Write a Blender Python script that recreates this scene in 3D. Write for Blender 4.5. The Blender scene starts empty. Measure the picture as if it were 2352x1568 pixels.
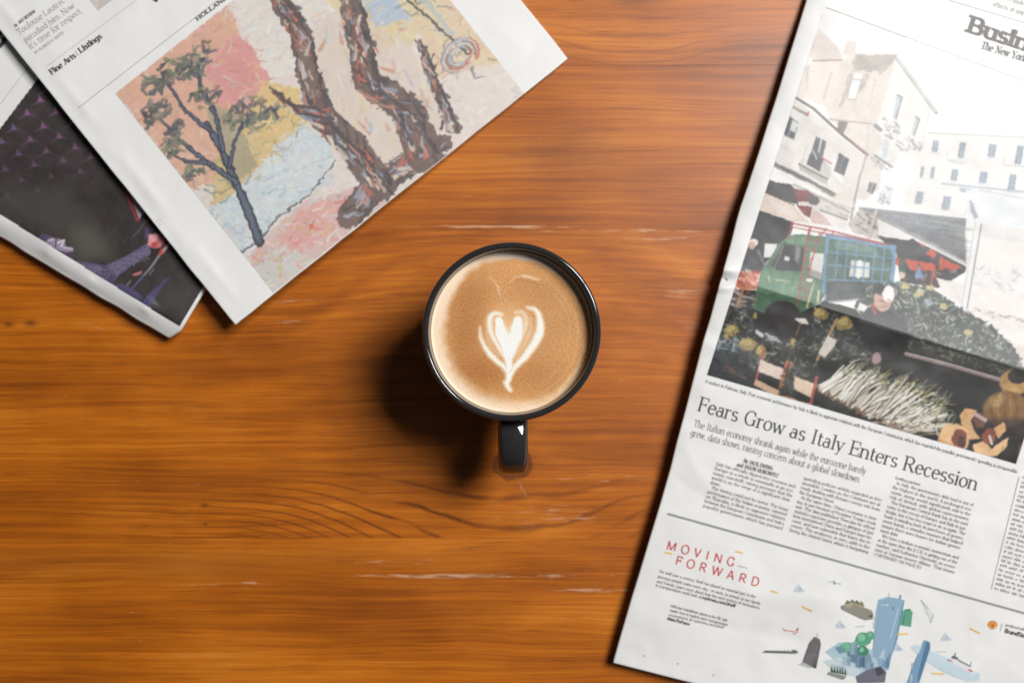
import bpy, math, random
import numpy as np
from mathutils import Vector

random.seed(7)
rng = np.random.default_rng(11)
scene = bpy.context.scene
col = scene.collection

# ------------------------------------------------------------------ camera
CAM_H = 0.72                      # lens height above the table top
FPX = 2352 * 35.0 / 36.0          # focal length in units of a 2352-wide picture
CX, CY = 1176.0, 784.0
MPP = CAM_H / FPX                 # metres per such unit on the table top

cam_d = bpy.data.cameras.new('camera')
cam_d.lens = 35.0
cam_d.sensor_width = 36.0
cam_d.clip_start = 0.01
cam_d.clip_end = 50.0
cam_d.dof.use_dof = True
cam_d.dof.focus_distance = 0.632
cam_d.dof.aperture_fstop = 3.4
cam = bpy.data.objects.new('camera', cam_d)
cam.location = (0, 0, CAM_H)
col.objects.link(cam)
scene.camera = cam

# ------------------------------------------------------------------ world and lamps
world = bpy.data.worlds.new('World')
scene.world = world
world.use_nodes = True
wbg = world.node_tree.nodes['Background']
wbg.inputs[0].default_value = (0.93, 0.96, 1.0, 1)
wbg.inputs[1].default_value = 0.04

LIGHT_DIR = Vector((0.63, 0.43, 1.0)).normalized()
LIGHT_DIST = 3.4
side = Vector((0, 0, 1)).cross(LIGHT_DIR).normalized()
for k in (-1, 1):                 # two panes of one window
    ld = bpy.data.lights.new('window_light', 'AREA')
    ld.shape = 'RECTANGLE'
    ld.size = 0.58
    ld.size_y = 1.3
    ld.energy = 74.0
    ld.color = (1.0, 0.985, 0.965)
    lo = bpy.data.objects.new('window_light', ld)
    lo.location = LIGHT_DIR * LIGHT_DIST + side * (k * 0.32)
    lo.rotation_euler = (-LIGHT_DIR).to_track_quat('-Z', 'Y').to_euler()
    col.objects.link(lo)

scene.view_settings.view_transform = 'Standard'
scene.view_settings.look = 'None'
scene.view_settings.exposure = 0.0
scene.view_settings.gamma = 1.0
scene.cycles.use_denoising = True
scene.cycles.max_bounces = 6

# ------------------------------------------------------------------ helpers
def lin(c):
    c = np.asarray(c, dtype=float) / 255.0
    return np.where(c <= 0.04045, c / 12.92, ((c + 0.055) / 1.055) ** 2.4)

PAPER_ALB = 0.76
PAPER_W = lin((233, 233, 233))
def ink(c):
    """printed colour (0-255, as seen beside white newsprint) to reflectance"""
    return np.clip(lin(c) / PAPER_W * PAPER_ALB, 0.004, 0.8)

def pt(px, py, z):
    return ((px - CX) * (CAM_H - z) / FPX, -(py - CY) * (CAM_H - z) / FPX, z)

def pts_arr(X, Y, Z):
    s = (CAM_H - Z) / FPX
    return np.stack([(X - CX) * s, -(Y - CY) * s, Z], -1)

def link(name, me, parent=None, mat=None):
    o = bpy.data.objects.new(name, me)
    col.objects.link(o)
    if parent is not None:
        o.parent = parent
    if mat is not None and me is not None:
        me.materials.append(mat)
    return o

def mesh_np(name, verts, faces, colors=None, smooth=True):
    """faces: (n,4) or (n,3) int array or list"""
    me = bpy.data.meshes.new(name)
    verts = np.asarray(verts, dtype=np.float32).reshape(-1, 3)
    if isinstance(faces, np.ndarray):
        k = faces.shape[1]
        me.vertices.add(len(verts)); me.vertices.foreach_set('co', verts.ravel())
        me.loops.add(faces.size); me.loops.foreach_set('vertex_index', faces.astype(np.int32).ravel())
        me.polygons.add(len(faces))
        me.polygons.foreach_set('loop_start', np.arange(0, faces.size, k, dtype=np.int32))
        me.polygons.foreach_set('loop_total', np.full(len(faces), k, dtype=np.int32))
        me.update(calc_edges=True)
    else:
        me.from_pydata([tuple(v) for v in verts], [], faces)
    if smooth:
        me.polygons.foreach_set('use_smooth', np.ones(len(me.polygons), dtype=bool))
    if colors is not None:
        a = me.color_attributes.new('Col', 'FLOAT_COLOR', 'POINT')
        c = np.ones((len(verts), 4), dtype=np.float32)
        c[:, :3] = colors
        a.data.foreach_set('color', c.ravel())
    me.validate()
    return me

def vnoise(x, y, seed=0):
    """smooth value noise on arrays"""
    x = np.asarray(x, float); y = np.asarray(y, float)
    xi = np.floor(x).astype(np.int64); yi = np.floor(y).astype(np.int64)
    fx = x - xi; fy = y - yi
    fx = fx * fx * (3 - 2 * fx); fy = fy * fy * (3 - 2 * fy)
    def h(a, b):
        n = (a * 374761393 + b * 668265263 + seed * 974634777) & 0x7fffffff
        n = ((n ^ (n >> 13)) * 1274126177) & 0x7fffffff
        return ((n ^ (n >> 16)) & 0xffff) / 65535.0
    return (h(xi, yi) * (1 - fx) + h(xi + 1, yi) * fx) * (1 - fy) + (h(xi, yi + 1) * (1 - fx) + h(xi + 1, yi + 1) * fx) * fy

def fbm(x, y, seed=0, oct=4):
    s = 0; a = 0.5; t = 0
    for k in range(oct):
        s = s + a * vnoise(x, y, seed + k * 13); t += a
        x = np.asarray(x) * 2.03 + 5.1; y = np.asarray(y) * 2.03 + 1.7; a *= 0.5
    return s / t

# ------------------------------------------------------------------ node helper
class NT:
    def __init__(self, name):
        self.m = bpy.data.materials.new(name)
        self.m.use_nodes = True
        self.t = self.m.node_tree
        self.b = self.t.nodes['Principled BSDF']
    def n(self, ty): return self.t.nodes.new(ty)
    def put(self, sock, v):
        if isinstance(v, bpy.types.NodeSocket): self.t.links.new(v, sock)
        else: sock.default_value = v
    def m_(self, op, a, b=0.0, c=0.0):
        q = self.n('ShaderNodeMath'); q.operation = op
        self.put(q.inputs[0], a); self.put(q.inputs[1], b); self.put(q.inputs[2], c)
        return q.outputs[0]
    def add(self, a, b): return self.m_('ADD', a, b)
    def sub(self, a, b): return self.m_('SUBTRACT', a, b)
    def mul(self, a, b): return self.m_('MULTIPLY', a, b)
    def div(self, a, b): return self.m_('DIVIDE', a, b)
    def gauss(self, *terms):
        s = None
        for t in terms:
            q = self.mul(t, t); s = q if s is None else self.add(s, q)
        return self.m_('EXPONENT', self.mul(s, -1.0))
    def vec(self, x, y, z=0.0):
        q = self.n('ShaderNodeCombineXYZ')
        for i, v in enumerate((x, y, z)): self.put(q.inputs[i], v)
        return q.outputs[0]
    def noise(self, v, scale=1.0, detail=3.0, rough=0.55):
        q = self.n('ShaderNodeTexNoise')
        self.put(q.inputs['Vector'], v)
        q.inputs['Scale'].default_value = scale; q.inputs['Detail'].default_value = detail
        q.inputs['Roughness'].default_value = rough
        return q.outputs['Fac']
    def ss(self, v, lo, hi):
        q = self.n('ShaderNodeMapRange'); q.interpolation_type = 'SMOOTHSTEP'
        self.put(q.inputs['Value'], v)
        q.inputs['From Min'].default_value = lo; q.inputs['From Max'].default_value = hi
        return q.outputs[0]
    def ramp(self, f, stops):
        q = self.n('ShaderNodeValToRGB'); self.put(q.inputs[0], f)
        e = q.color_ramp.elements
        while len(e) < len(stops): e.new(0.5)
        for i, (p, c) in enumerate(stops):
            e[i].position = p; e[i].color = (*c, 1)
        return q.outputs[0]
    def mix(self, f, a, b, mode='MIX'):
        q = self.n('ShaderNodeMix'); q.data_type = 'RGBA'; q.blend_type = mode
        self.put(q.inputs[0], f)
        for i, v in ((6, a), (7, b)):
            if isinstance(v, tuple) and len(v) == 3: v = (*v, 1)
            self.put(q.inputs[i], v)
        return q.outputs[2]
    def bump(self, h, strength, dist):
        q = self.n('ShaderNodeBump'); self.put(q.inputs['Height'], h)
        q.inputs['Strength'].default_value = strength; q.inputs['Distance'].default_value = dist
        self.t.links.new(q.outputs[0], self.b.inputs['Normal'])
    def pos(self):
        g = self.n('ShaderNodeNewGeometry'); s = self.n('ShaderNodeSeparateXYZ')
        self.t.links.new(g.outputs['Position'], s.inputs[0])
        return g.outputs['Position'], s.outputs[0], s.outputs[1], s.outputs[2]
    def base(self, c, rough, spec=0.5):
        self.put(self.b.inputs['Base Color'], c if not (isinstance(c, tuple) and len(c) == 3) else (*c, 1))
        self.put(self.b.inputs['Roughness'], rough)
        self.b.inputs['Specular IOR Level'].default_value = spec
        return self.m

# ------------------------------------------------------------------ materials
def wood_material():
    w = NT('lacquered_wood')
    P, x, y, z = w.pos()
    oi = w.n('ShaderNodeObjectInfo')
    sc = w.n('ShaderNodeSeparateColor'); w.t.links.new(oi.outputs['Color'], sc.inputs[0])
    kA, kB, seed = sc.outputs[0], sc.outputs[1], sc.outputs[2]
    ox = w.mul(seed, 9.0)
    xs = w.add(x, ox)
    # grain lines swing round a knot
    ax, ay = 0.0008, -0.0893
    bx_, by_ = 0.087, 0.2480
    dxa = w.sub(x, ax); dya = w.sub(y, ay)
    ga = w.mul(w.gauss(w.div(dxa, 0.092), w.div(dya, 0.13)), w.mul(kA, 5.0))
    dxb = w.sub(x, bx_); dyb = w.sub(y, by_)
    gb = w.mul(w.gauss(w.div(dxb, 0.075), w.div(dyb, 0.06)), w.mul(kB, 1.6))
    g1 = w.div(dya, w.add(1.0, ga))
    g2 = w.div(dyb, w.add(1.0, gb))
    g = w.add(w.mul(g1, w.sub(1.0, kB)), w.mul(g2, kB))
    wob = w.noise(w.vec(w.mul(xs, 5.0), w.mul(y, 16.0), seed), 1.0, 2.0)
    wv = w.mul(w.sub(wob, 0.5), 0.012)
    g = w.add(g, wv)
    ys = w.add(y, wv)
    fine = w.noise(w.vec(w.mul(xs, 9.0), w.mul(ys, 700.0), seed), 1.0, 5.0, 0.7)
    mid = w.noise(w.vec(w.mul(xs, 3.4), w.mul(w.add(w.mul(ys, 0.85), w.mul(g, 0.15)), 230.0), seed), 1.0, 3.0, 0.6)
    broad = w.noise(w.vec(w.mul(xs, 3.0), w.mul(g, 24.0), seed), 1.0, 2.0)
    blot = w.noise(w.vec(w.mul(xs, 9.0), w.mul(y, 14.0), seed), 1.0, 3.0)
    v = w.add(w.add(w.mul(fine, 0.46), w.mul(mid, 0.34)), w.add(w.mul(broad, 0.46), w.mul(blot, 0.36)))
    v = w.ss(v, 0.52, 1.12)
    c = w.ramp(v, [(0.0, (0.175, 0.040, 0.0010)), (0.28, (0.325, 0.079, 0.0016)), (0.56, (0.465, 0.122, 0.003)), (0.80, (0.58, 0.175, 0.009)), (1.0, (0.66, 0.245, 0.034))])
    # sparse thin dark grain lines
    gl = w.noise(w.vec(w.mul(xs, 5.0), w.mul(ys, 210.0), w.add(seed, 7.0)), 1.0, 3.0, 0.6)
    gl = w.mul(w.ss(w.m_('ABSOLUTE', w.sub(gl, 0.5)), 0.022, 0.0), w.ss(w.noise(w.vec(w.mul(xs, 11.0), w.mul(ys, 60.0), w.add(seed, 3.0)), 1.0, 2.0), 0.42, 0.62))
    c = w.mix(w.mul(gl, 0.32), c, (0.11, 0.025, 0.002))
    # dark pores
    pore = w.noise(w.vec(w.mul(xs, 24.0), w.mul(ys, 1000.0), seed), 1.0, 2.0, 0.6)
    c = w.mix(w.mul(w.ss(pore, 0.55, 0.74), 0.5), c, (0.12, 0.028, 0.004))
    # growth-ring lines below and left of the knot
    rw = w.add(w.div(g1, 0.0050), w.mul(w.noise(w.vec(w.mul(x, 9.0), w.mul(y, 14.0), 2.0), 1.0, 4.0), 1.5))
    fr = w.m_('ABSOLUTE', w.sub(w.m_('FRACT', rw), 0.5))
    rl = w.ss(fr, 0.34, 0.5)
    rl2 = w.ss(w.noise(w.vec(w.mul(x, 18.0), w.mul(y, 40.0), 6.0), 1.0, 2.0), 0.28, 0.46)
    msk = w.mul(w.gauss(w.div(w.add(x, 0.085), 0.20), w.div(w.add(y, 0.124), 0.030)), kA)
    c = w.mix(w.mul(w.mul(w.mul(rl, rl2), msk), 0.9), c, (0.10, 0.021, 0.002))
    # faint rings round the far knot
    rb = w.add(w.div(g2, 0.0065), w.mul(w.noise(w.vec(w.mul(x, 10.0), w.mul(y, 25.0), 3.0), 1.0, 2.0), 1.6))
    fb = w.ss(w.m_('ABSOLUTE', w.sub(w.m_('FRACT', rb), 0.5)), 0.34, 0.5)
    mb = w.mul(w.gauss(w.div(dxb, 0.12), w.div(w.add(dyb, 0.045), 0.035)), kB)
    c = w.mix(w.mul(w.mul(fb, mb), 0.5), c, (0.17, 0.045, 0.006))
    # knots: dark bark ring
    kn = w.mul(w.sub(w.noise(w.vec(w.mul(x, 110.0), w.mul(y, 110.0), 1.0), 1.0, 3.0), 0.5), 0.42)
    ra = w.m_('SQRT', w.add(w.m_('POWER', w.div(dxa, 0.0150), 2.0), w.m_('POWER', w.div(w.add(dya, -0.001), 0.0125), 2.0)))
    ra = w.add(ra, kn)
    c = w.mix(w.mul(w.ss(ra, 1.06, 0.86), w.mul(kA, 0.72)), c, (0.075, 0.014, 0.0015))
    c = w.mix(w.mul(w.gauss(w.div(ra, 0.62)), w.mul(kA, 0.5)), c, (0.13, 0.030, 0.004))
    rbk = w.m_('SQRT', w.add(w.m_('POWER', w.div(dxb, 0.016), 2.0), w.m_('POWER', w.div(dyb, 0.006), 2.0)))
    c = w.mix(w.mul(w.gauss(w.add(rbk, kn)), w.mul(kB, 0.5)), c, (0.07, 0.015, 0.003))
    # crack running out of the knot
    cn = w.mul(w.sub(w.noise(w.vec(0.0, w.mul(y, 420.0), 0.0), 1.0, 3.0), 0.5), 0.004)
    cl = w.sub(x, w.add(w.add(0.0045, cn), w.mul(w.add(y, 0.101), -0.55)))
    cr = w.mul(w.gauss(w.div(cl, 0.00045)), w.gauss(w.div(w.add(y, 0.1065), 0.0065)))
    c = w.mix(w.mul(cr, 0.55), c, (0.50, 0.32, 0.22))
    # darker stained patch between the papers, and a few smaller ones
    def stain(px, py, rx, ry, amt, cc):
        nonlocal c
        sx = w.div(w.sub(x, (px - CX) * MPP), rx); sy = w.div(w.sub(y, -(py - CY) * MPP), ry)
        sg = w.mul(w.gauss(sx, sy), w.ss(blot, 0.30, 0.60))
        c = w.mix(w.mul(sg, amt), c, cc)
    stain(1290, 345, 0.036, 0.022, 0.5, (0.165, 0.040, 0.006))
    stain(1480, 410, 0.05, 0.016, 0.30, (0.20, 0.055, 0.008))
    stain(1740, 215, 0.03, 0.03, 0.45, (0.19, 0.055, 0.012))
    stain(700, 1300, 0.12, 0.010, 0.45, (0.17, 0.045, 0.006))
    stain(150, 1290, 0.10, 0.012, 0.35, (0.17, 0.045, 0.006))
    # dents: two tiny dark marks
    for px, py, rr in ((470, 1160, 0.0022), (472, 1203, 0.0015), (70, 742, 0.0035), (20, 745, 0.003)):
        d = w.gauss(w.div(w.sub(x, (px - CX) * MPP), rr * 1.3), w.div(w.sub(y, -(py - CY) * MPP), rr * 0.7))
        c = w.mix(w.mul(d, 0.7), c, (0.06, 0.016, 0.004))
    # pale scuffs worn along the boards
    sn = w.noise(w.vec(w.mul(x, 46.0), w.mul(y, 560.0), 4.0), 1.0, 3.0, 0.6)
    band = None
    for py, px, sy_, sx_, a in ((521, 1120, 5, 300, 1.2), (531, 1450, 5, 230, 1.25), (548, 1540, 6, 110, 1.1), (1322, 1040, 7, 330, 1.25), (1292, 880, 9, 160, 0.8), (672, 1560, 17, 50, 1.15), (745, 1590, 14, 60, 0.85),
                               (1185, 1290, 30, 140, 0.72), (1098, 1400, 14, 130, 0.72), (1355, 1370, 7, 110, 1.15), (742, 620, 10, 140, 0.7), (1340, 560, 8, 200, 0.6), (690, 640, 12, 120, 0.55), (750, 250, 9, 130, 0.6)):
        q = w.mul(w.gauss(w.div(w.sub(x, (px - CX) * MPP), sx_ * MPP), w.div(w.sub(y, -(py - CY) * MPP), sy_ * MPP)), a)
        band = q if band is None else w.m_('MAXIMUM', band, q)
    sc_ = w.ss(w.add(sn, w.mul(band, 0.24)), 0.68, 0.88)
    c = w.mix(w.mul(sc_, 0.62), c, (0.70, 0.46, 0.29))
    # tiny specks
    vo = w.n('ShaderNodeTexVoronoi'); w.put(vo.inputs['Vector'], w.vec(w.mul(x, 55.0), w.mul(y, 75.0), 0.0)); vo.inputs['Scale'].default_value = 1.0
    c = w.mix(w.mul(w.ss(vo.outputs['Distance'], 0.05, 0.02), 0.20), c, (0.62, 0.42, 0.30))
    rough = w.add(0.36, w.add(w.mul(blot, 0.14), w.mul(sc_, 0.2)))
    w.bump(w.add(w.mul(fine, 0.6), w.add(mid, w.mul(blot, 0.8))), 0.12, 0.0006)
    m = w.base(c, rough, 0.5)
    return m

def paper_material():
    w = NT('newsprint')
    P, x, y, z = w.pos()
    f = w.noise(w.vec(w.mul(x, 900.0), w.mul(y, 900.0), 0.0), 1.0, 2.0)
    b = w.noise(w.vec(w.mul(x, 22.0), w.mul(y, 22.0), 0.0), 1.0, 4.0)
    c = w.ramp(w.add(w.mul(f, 0.25), w.mul(b, 0.75)), [(0.25, (0.715, 0.712, 0.70)), (0.5, (0.765, 0.763, 0.755)), (0.8, (0.80, 0.798, 0.79))])
    w.bump(w.add(w.mul(f, 0.15), b), 0.22, 0.0011)
    return w.base(c, 0.48, 0.40)

def print_material():
    w = NT('newspaper_print')
    a = w.n('ShaderNodeVertexColor'); a.layer_name = 'Col'
    P, x, y, z = w.pos()
    f = w.noise(w.vec(w.mul(x, 1300.0), w.mul(y, 1300.0), 0.0), 1.0, 2.0)
    b = w.noise(w.vec(w.mul(x, 22.0), w.mul(y, 22.0), 0.0), 1.0, 4.0)
    c = w.mix(1.0, a.outputs[0], w.ramp(f, [(0.3, (0.86, 0.86, 0.86)), (0.7, (1.0, 1.0, 1.0))]), 'MULTIPLY')
    w.bump(w.add(w.mul(f, 0.15), b), 0.22, 0.0011)
    return w.base(c, 0.50, 0.52)

def glaze_material():
    w = NT('black_glaze')
    P, x, y, z = w.pos()
    f = w.noise(w.vec(w.mul(x, 1500.0), w.mul(y, 1500.0), w.mul(z, 1500.0)), 1.0, 2.0)
    c = w.ramp(f, [(0.35, (0.020, 0.019, 0.0195)), (0.62, (0.028, 0.0265, 0.027)), (0.80, (0.08, 0.075, 0.073))])
    b = w.noise(w.vec(w.mul(x, 120.0), w.mul(y, 120.0), w.mul(z, 120.0)), 1.0, 2.0)
    w.bump(b, 0.03, 0.0006)
    return w.base(c, 0.07, 0.6)

def foam_material():
    w = NT('milk_foam')
    a = w.n('ShaderNodeVertexColor'); a.layer_name = 'Col'
    P, x, y, z = w.pos()
    v = w.vec(x, y, 0.0)
    n1 = w.noise(v, 1100.0, 3.0, 0.65)
    n2 = w.noise(v, 650.0, 2.0)
    vo = w.n('ShaderNodeTexVoronoi'); w.put(vo.inputs['Vector'], v); vo.inputs['Scale'].default_value = 620.0
    sel = w.ss(w.noise(v, 430.0, 1.0), 0.58, 0.68)
    hole = w.mul(w.ss(vo.outputs['Distance'], 0.28, 0.12), sel)
    sp = w.ss(n1, 0.56, 0.72)
    lum = w.n('ShaderNodeRGBToBW'); w.t.links.new(a.outputs[0], lum.inputs[0])
    spk = w.mul(sp, w.ss(lum.outputs[0], 0.62, 0.38))
    c = w.mix(w.mul(spk, 0.60), a.outputs[0], (0.80, 0.62, 0.45))
    c = w.mix(w.mul(hole, 0.55), c, (0.16, 0.07, 0.025))
    c = w.mix(w.mul(w.mul(w.ss(n2, 0.50, 0.28), w.ss(lum.outputs[0], 0.60, 0.36)), 0.45), c, w.mix(1.0, c, (0.62, 0.52, 0.42), 'MULTIPLY'))
    w.bump(w.sub(w.add(w.mul(n1, 0.7), n2), hole), 0.30, 0.0005)
    w.b.inputs['Subsurface Weight'].default_value = 0.12
    w.b.inputs['Subsurface Radius'].default_value = (0.004, 0.002, 0.001)
    w.b.inputs['Subsurface Scale'].default_value = 0.4
    return w.base(c, 0.42, 0.4)

M_WOOD, M_PAPER, M_PRINT, M_GLAZE, M_FOAM = wood_material(), paper_material(), print_material(), glaze_material(), foam_material()

def thing(name, label, cat, loc=(0, 0, 0)):
    o = bpy.data.objects.new(name, None)
    o.empty_display_size = 0.05
    col.objects.link(o)
    o['label'] = label; o['category'] = cat
    return o

# ------------------------------------------------------------------ table: boards glued edge to edge
table = thing('wooden_table', 'glossy orange-brown lacquered wooden tabletop of wide boards under the mug and newspapers', 'table')
seams = [-1800, -1150, -520, 150, 527, 1235.5, 1690, 2300, 2950]
def board(y0, y1, colr):
    x0, x1 = -0.95, 0.95
    ya, yb = -(y1 - CY) * MPP, -(y0 - CY) * MPP
    g = 0.00002; ch = 0.00010; th = 0.03
    ya += g; yb -= g
    prof = [(ya, -th), (ya, -ch), (ya + ch, 0), (yb - ch, 0), (yb, -ch), (yb, -th)]
    V = []; F = []
    n = 9
    for i in range(n):
        xx = x0 + (x1 - x0) * i / (n - 1)
        V += [(xx, p[0], p[1]) for p in prof]
    m = len(prof)
    for i in range(n - 1):
        for j in range(m):
            a = i * m + j; b = i * m + (j + 1) % m
            F.append((a, b, b + m, a + m))
    F.append(tuple(range(m))[::-1]); F.append(tuple((n - 1) * m + j for j in range(m)))
    me = mesh_np('plank', V, F, smooth=False)
    o = link('plank', me, table, M_WOOD)
    o.color = colr
for i in range(len(seams) - 1):
    board(seams[i], seams[i + 1], (1.0 if seams[i] == 527 else 0.0, 1.0 if seams[i] == -520 else 0.0, [0.55, 0.71, 0.12, 0.37, 0.0, 0.83, 0.29, 0.44][i], 1))

# ------------------------------------------------------------------ mug
MUGC = np.array([(1174.8 - CX), -(761.8 - CY)]) * (CAM_H - 0.095) / FPX
mug = thing('coffee_mug', 'glossy black ceramic mug with one squared handle standing on the table', 'mug')
mug.location = (MUGC[0], MUGC[1], 0)
def lathe(name, prof, parent, mat, seg=160):
    V = []; F = []
    n = len(prof)
    for i in range(seg):
        a = 2 * math.pi * i / seg
        for r, z in prof: V.append((r * math.cos(a), r * math.sin(a), z))
    for i in range(seg):
        for j in range(n - 1):
            a = i * n + j; b = ((i + 1) % seg) * n + j
            F.append((a, b, b + 1, a + 1))
    F.append(tuple(i * n for i in range(seg))[::-1]); F.append(tuple(i * n + n - 1 for i in range(seg)))
    return link(name, mesh_np(name, V, F), parent, mat)
RO, RI, HM = 0.0564, 0.0522, 0.095
prof = [(0.034, 0.0), (0.0365, 0.0006), (0.0375, 0.002), (0.0385, 0.004)]
for t in np.linspace(0, 1, 14):
    prof.append((0.040 + (RO - 0.0006 - 0.040) * (1 - (1 - t) ** 2.6), 0.006 + t * 0.082))
prof += [(RO - 0.0001, 0.0905), (RO, 0.0925)]
for a in np.linspace(0.15, 0.97, 9) * math.pi:
    prof.append(((RO + RI) / 2 + (RO - RI) / 2 * math.cos(a), 0.0928 + 0.0022 * math.sin(a)))
prof += [(RI - 0.0001, 0.0915), (RI - 0.0004, 0.089), (RI - 0.0009, 0.084), (RI - 0.002, 0.075), (0.046, 0.05), (0.040, 0.022), (0.034, 0.012), (0.02, 0.009)]
lathe('body', prof, mug, M_GLAZE)
# handle: rounded rectangular section swept round an ear curve, pointing down the picture
def handle():
    cpts = [(0.0490, 0.0715), (0.0580, 0.0755), (0.0690, 0.0778), (0.0795, 0.0742), (0.0856, 0.0650), (0.0862, 0.0560), (0.0835, 0.0475), (0.0765, 0.0410), (0.0660, 0.0370), (0.0560, 0.0350), (0.0480, 0.0350)]
    P = []
    for i in range(len(cpts) - 1):
        p0 = np.array(cpts[max(i - 1, 0)]); p1 = np.array(cpts[i]); p2 = np.array(cpts[i + 1]); p3 = np.array(cpts[min(i + 2, len(cpts) - 1)])
        for t in np.linspace(0, 1, 7)[:-1]:
            P.append(0.5 * ((2 * p1) + (-p0 + p2) * t + (2 * p0 - 5 * p1 + 4 * p2 - p3) * t * t + (-p0 + 3 * p1 - 3 * p2 + p3) * t ** 3))
    P.append(np.array(cpts[-1])); P = np.array(P)
    V = []; F = []
    sec = []
    hw, ht, rc = 0.0096, 0.0056, 0.0034
    for cx, cy, a0 in ((hw - rc, ht - rc, 0), (-(hw - rc), ht - rc, 90), (-(hw - rc), -(ht - rc), 180), (hw - rc, -(ht - rc), 270)):
        for a in np.linspace(a0, a0 + 90, 6): sec.append((cx + rc * math.cos(math.radians(a)), cy + rc * math.sin(math.radians(a))))
    m = len(sec)
    for i, p in enumerate(P):
        d = P[min(i + 1, len(P) - 1)] - P[max(i - 1, 0)]; d = d / np.linalg.norm(d)
        nn = np.array([-d[1], d[0]])
        f = 1.0 + 0.10 * max(0, 1 - i / 7.0) + 0.10 * max(0, 1 - (len(P) - 1 - i) / 7.0)
        for sx, sy in sec:
            sy = sy + (0.0028 if sy > 0 else -0.0012) * (1 - (sx / hw) ** 2)      # crowned faces
            q = p + nn * sy * f
            V.append((sx * f, -q[0], q[1]))
    for i in range(len(P) - 1):
        for j in range(m):
            a = i * m + j; b = i * m + (j + 1) % m
            F.append((a, b, b + m, a + m))
    F.append(tuple(range(m))); F.append(tuple((len(P) - 1) * m + j for j in range(m))[::-1])
    o = link('handle', mesh_np('handle', V, F), mug, M_GLAZE)
    o.rotation_euler = (0, 0, math.radians(0.8))
handle()

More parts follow.
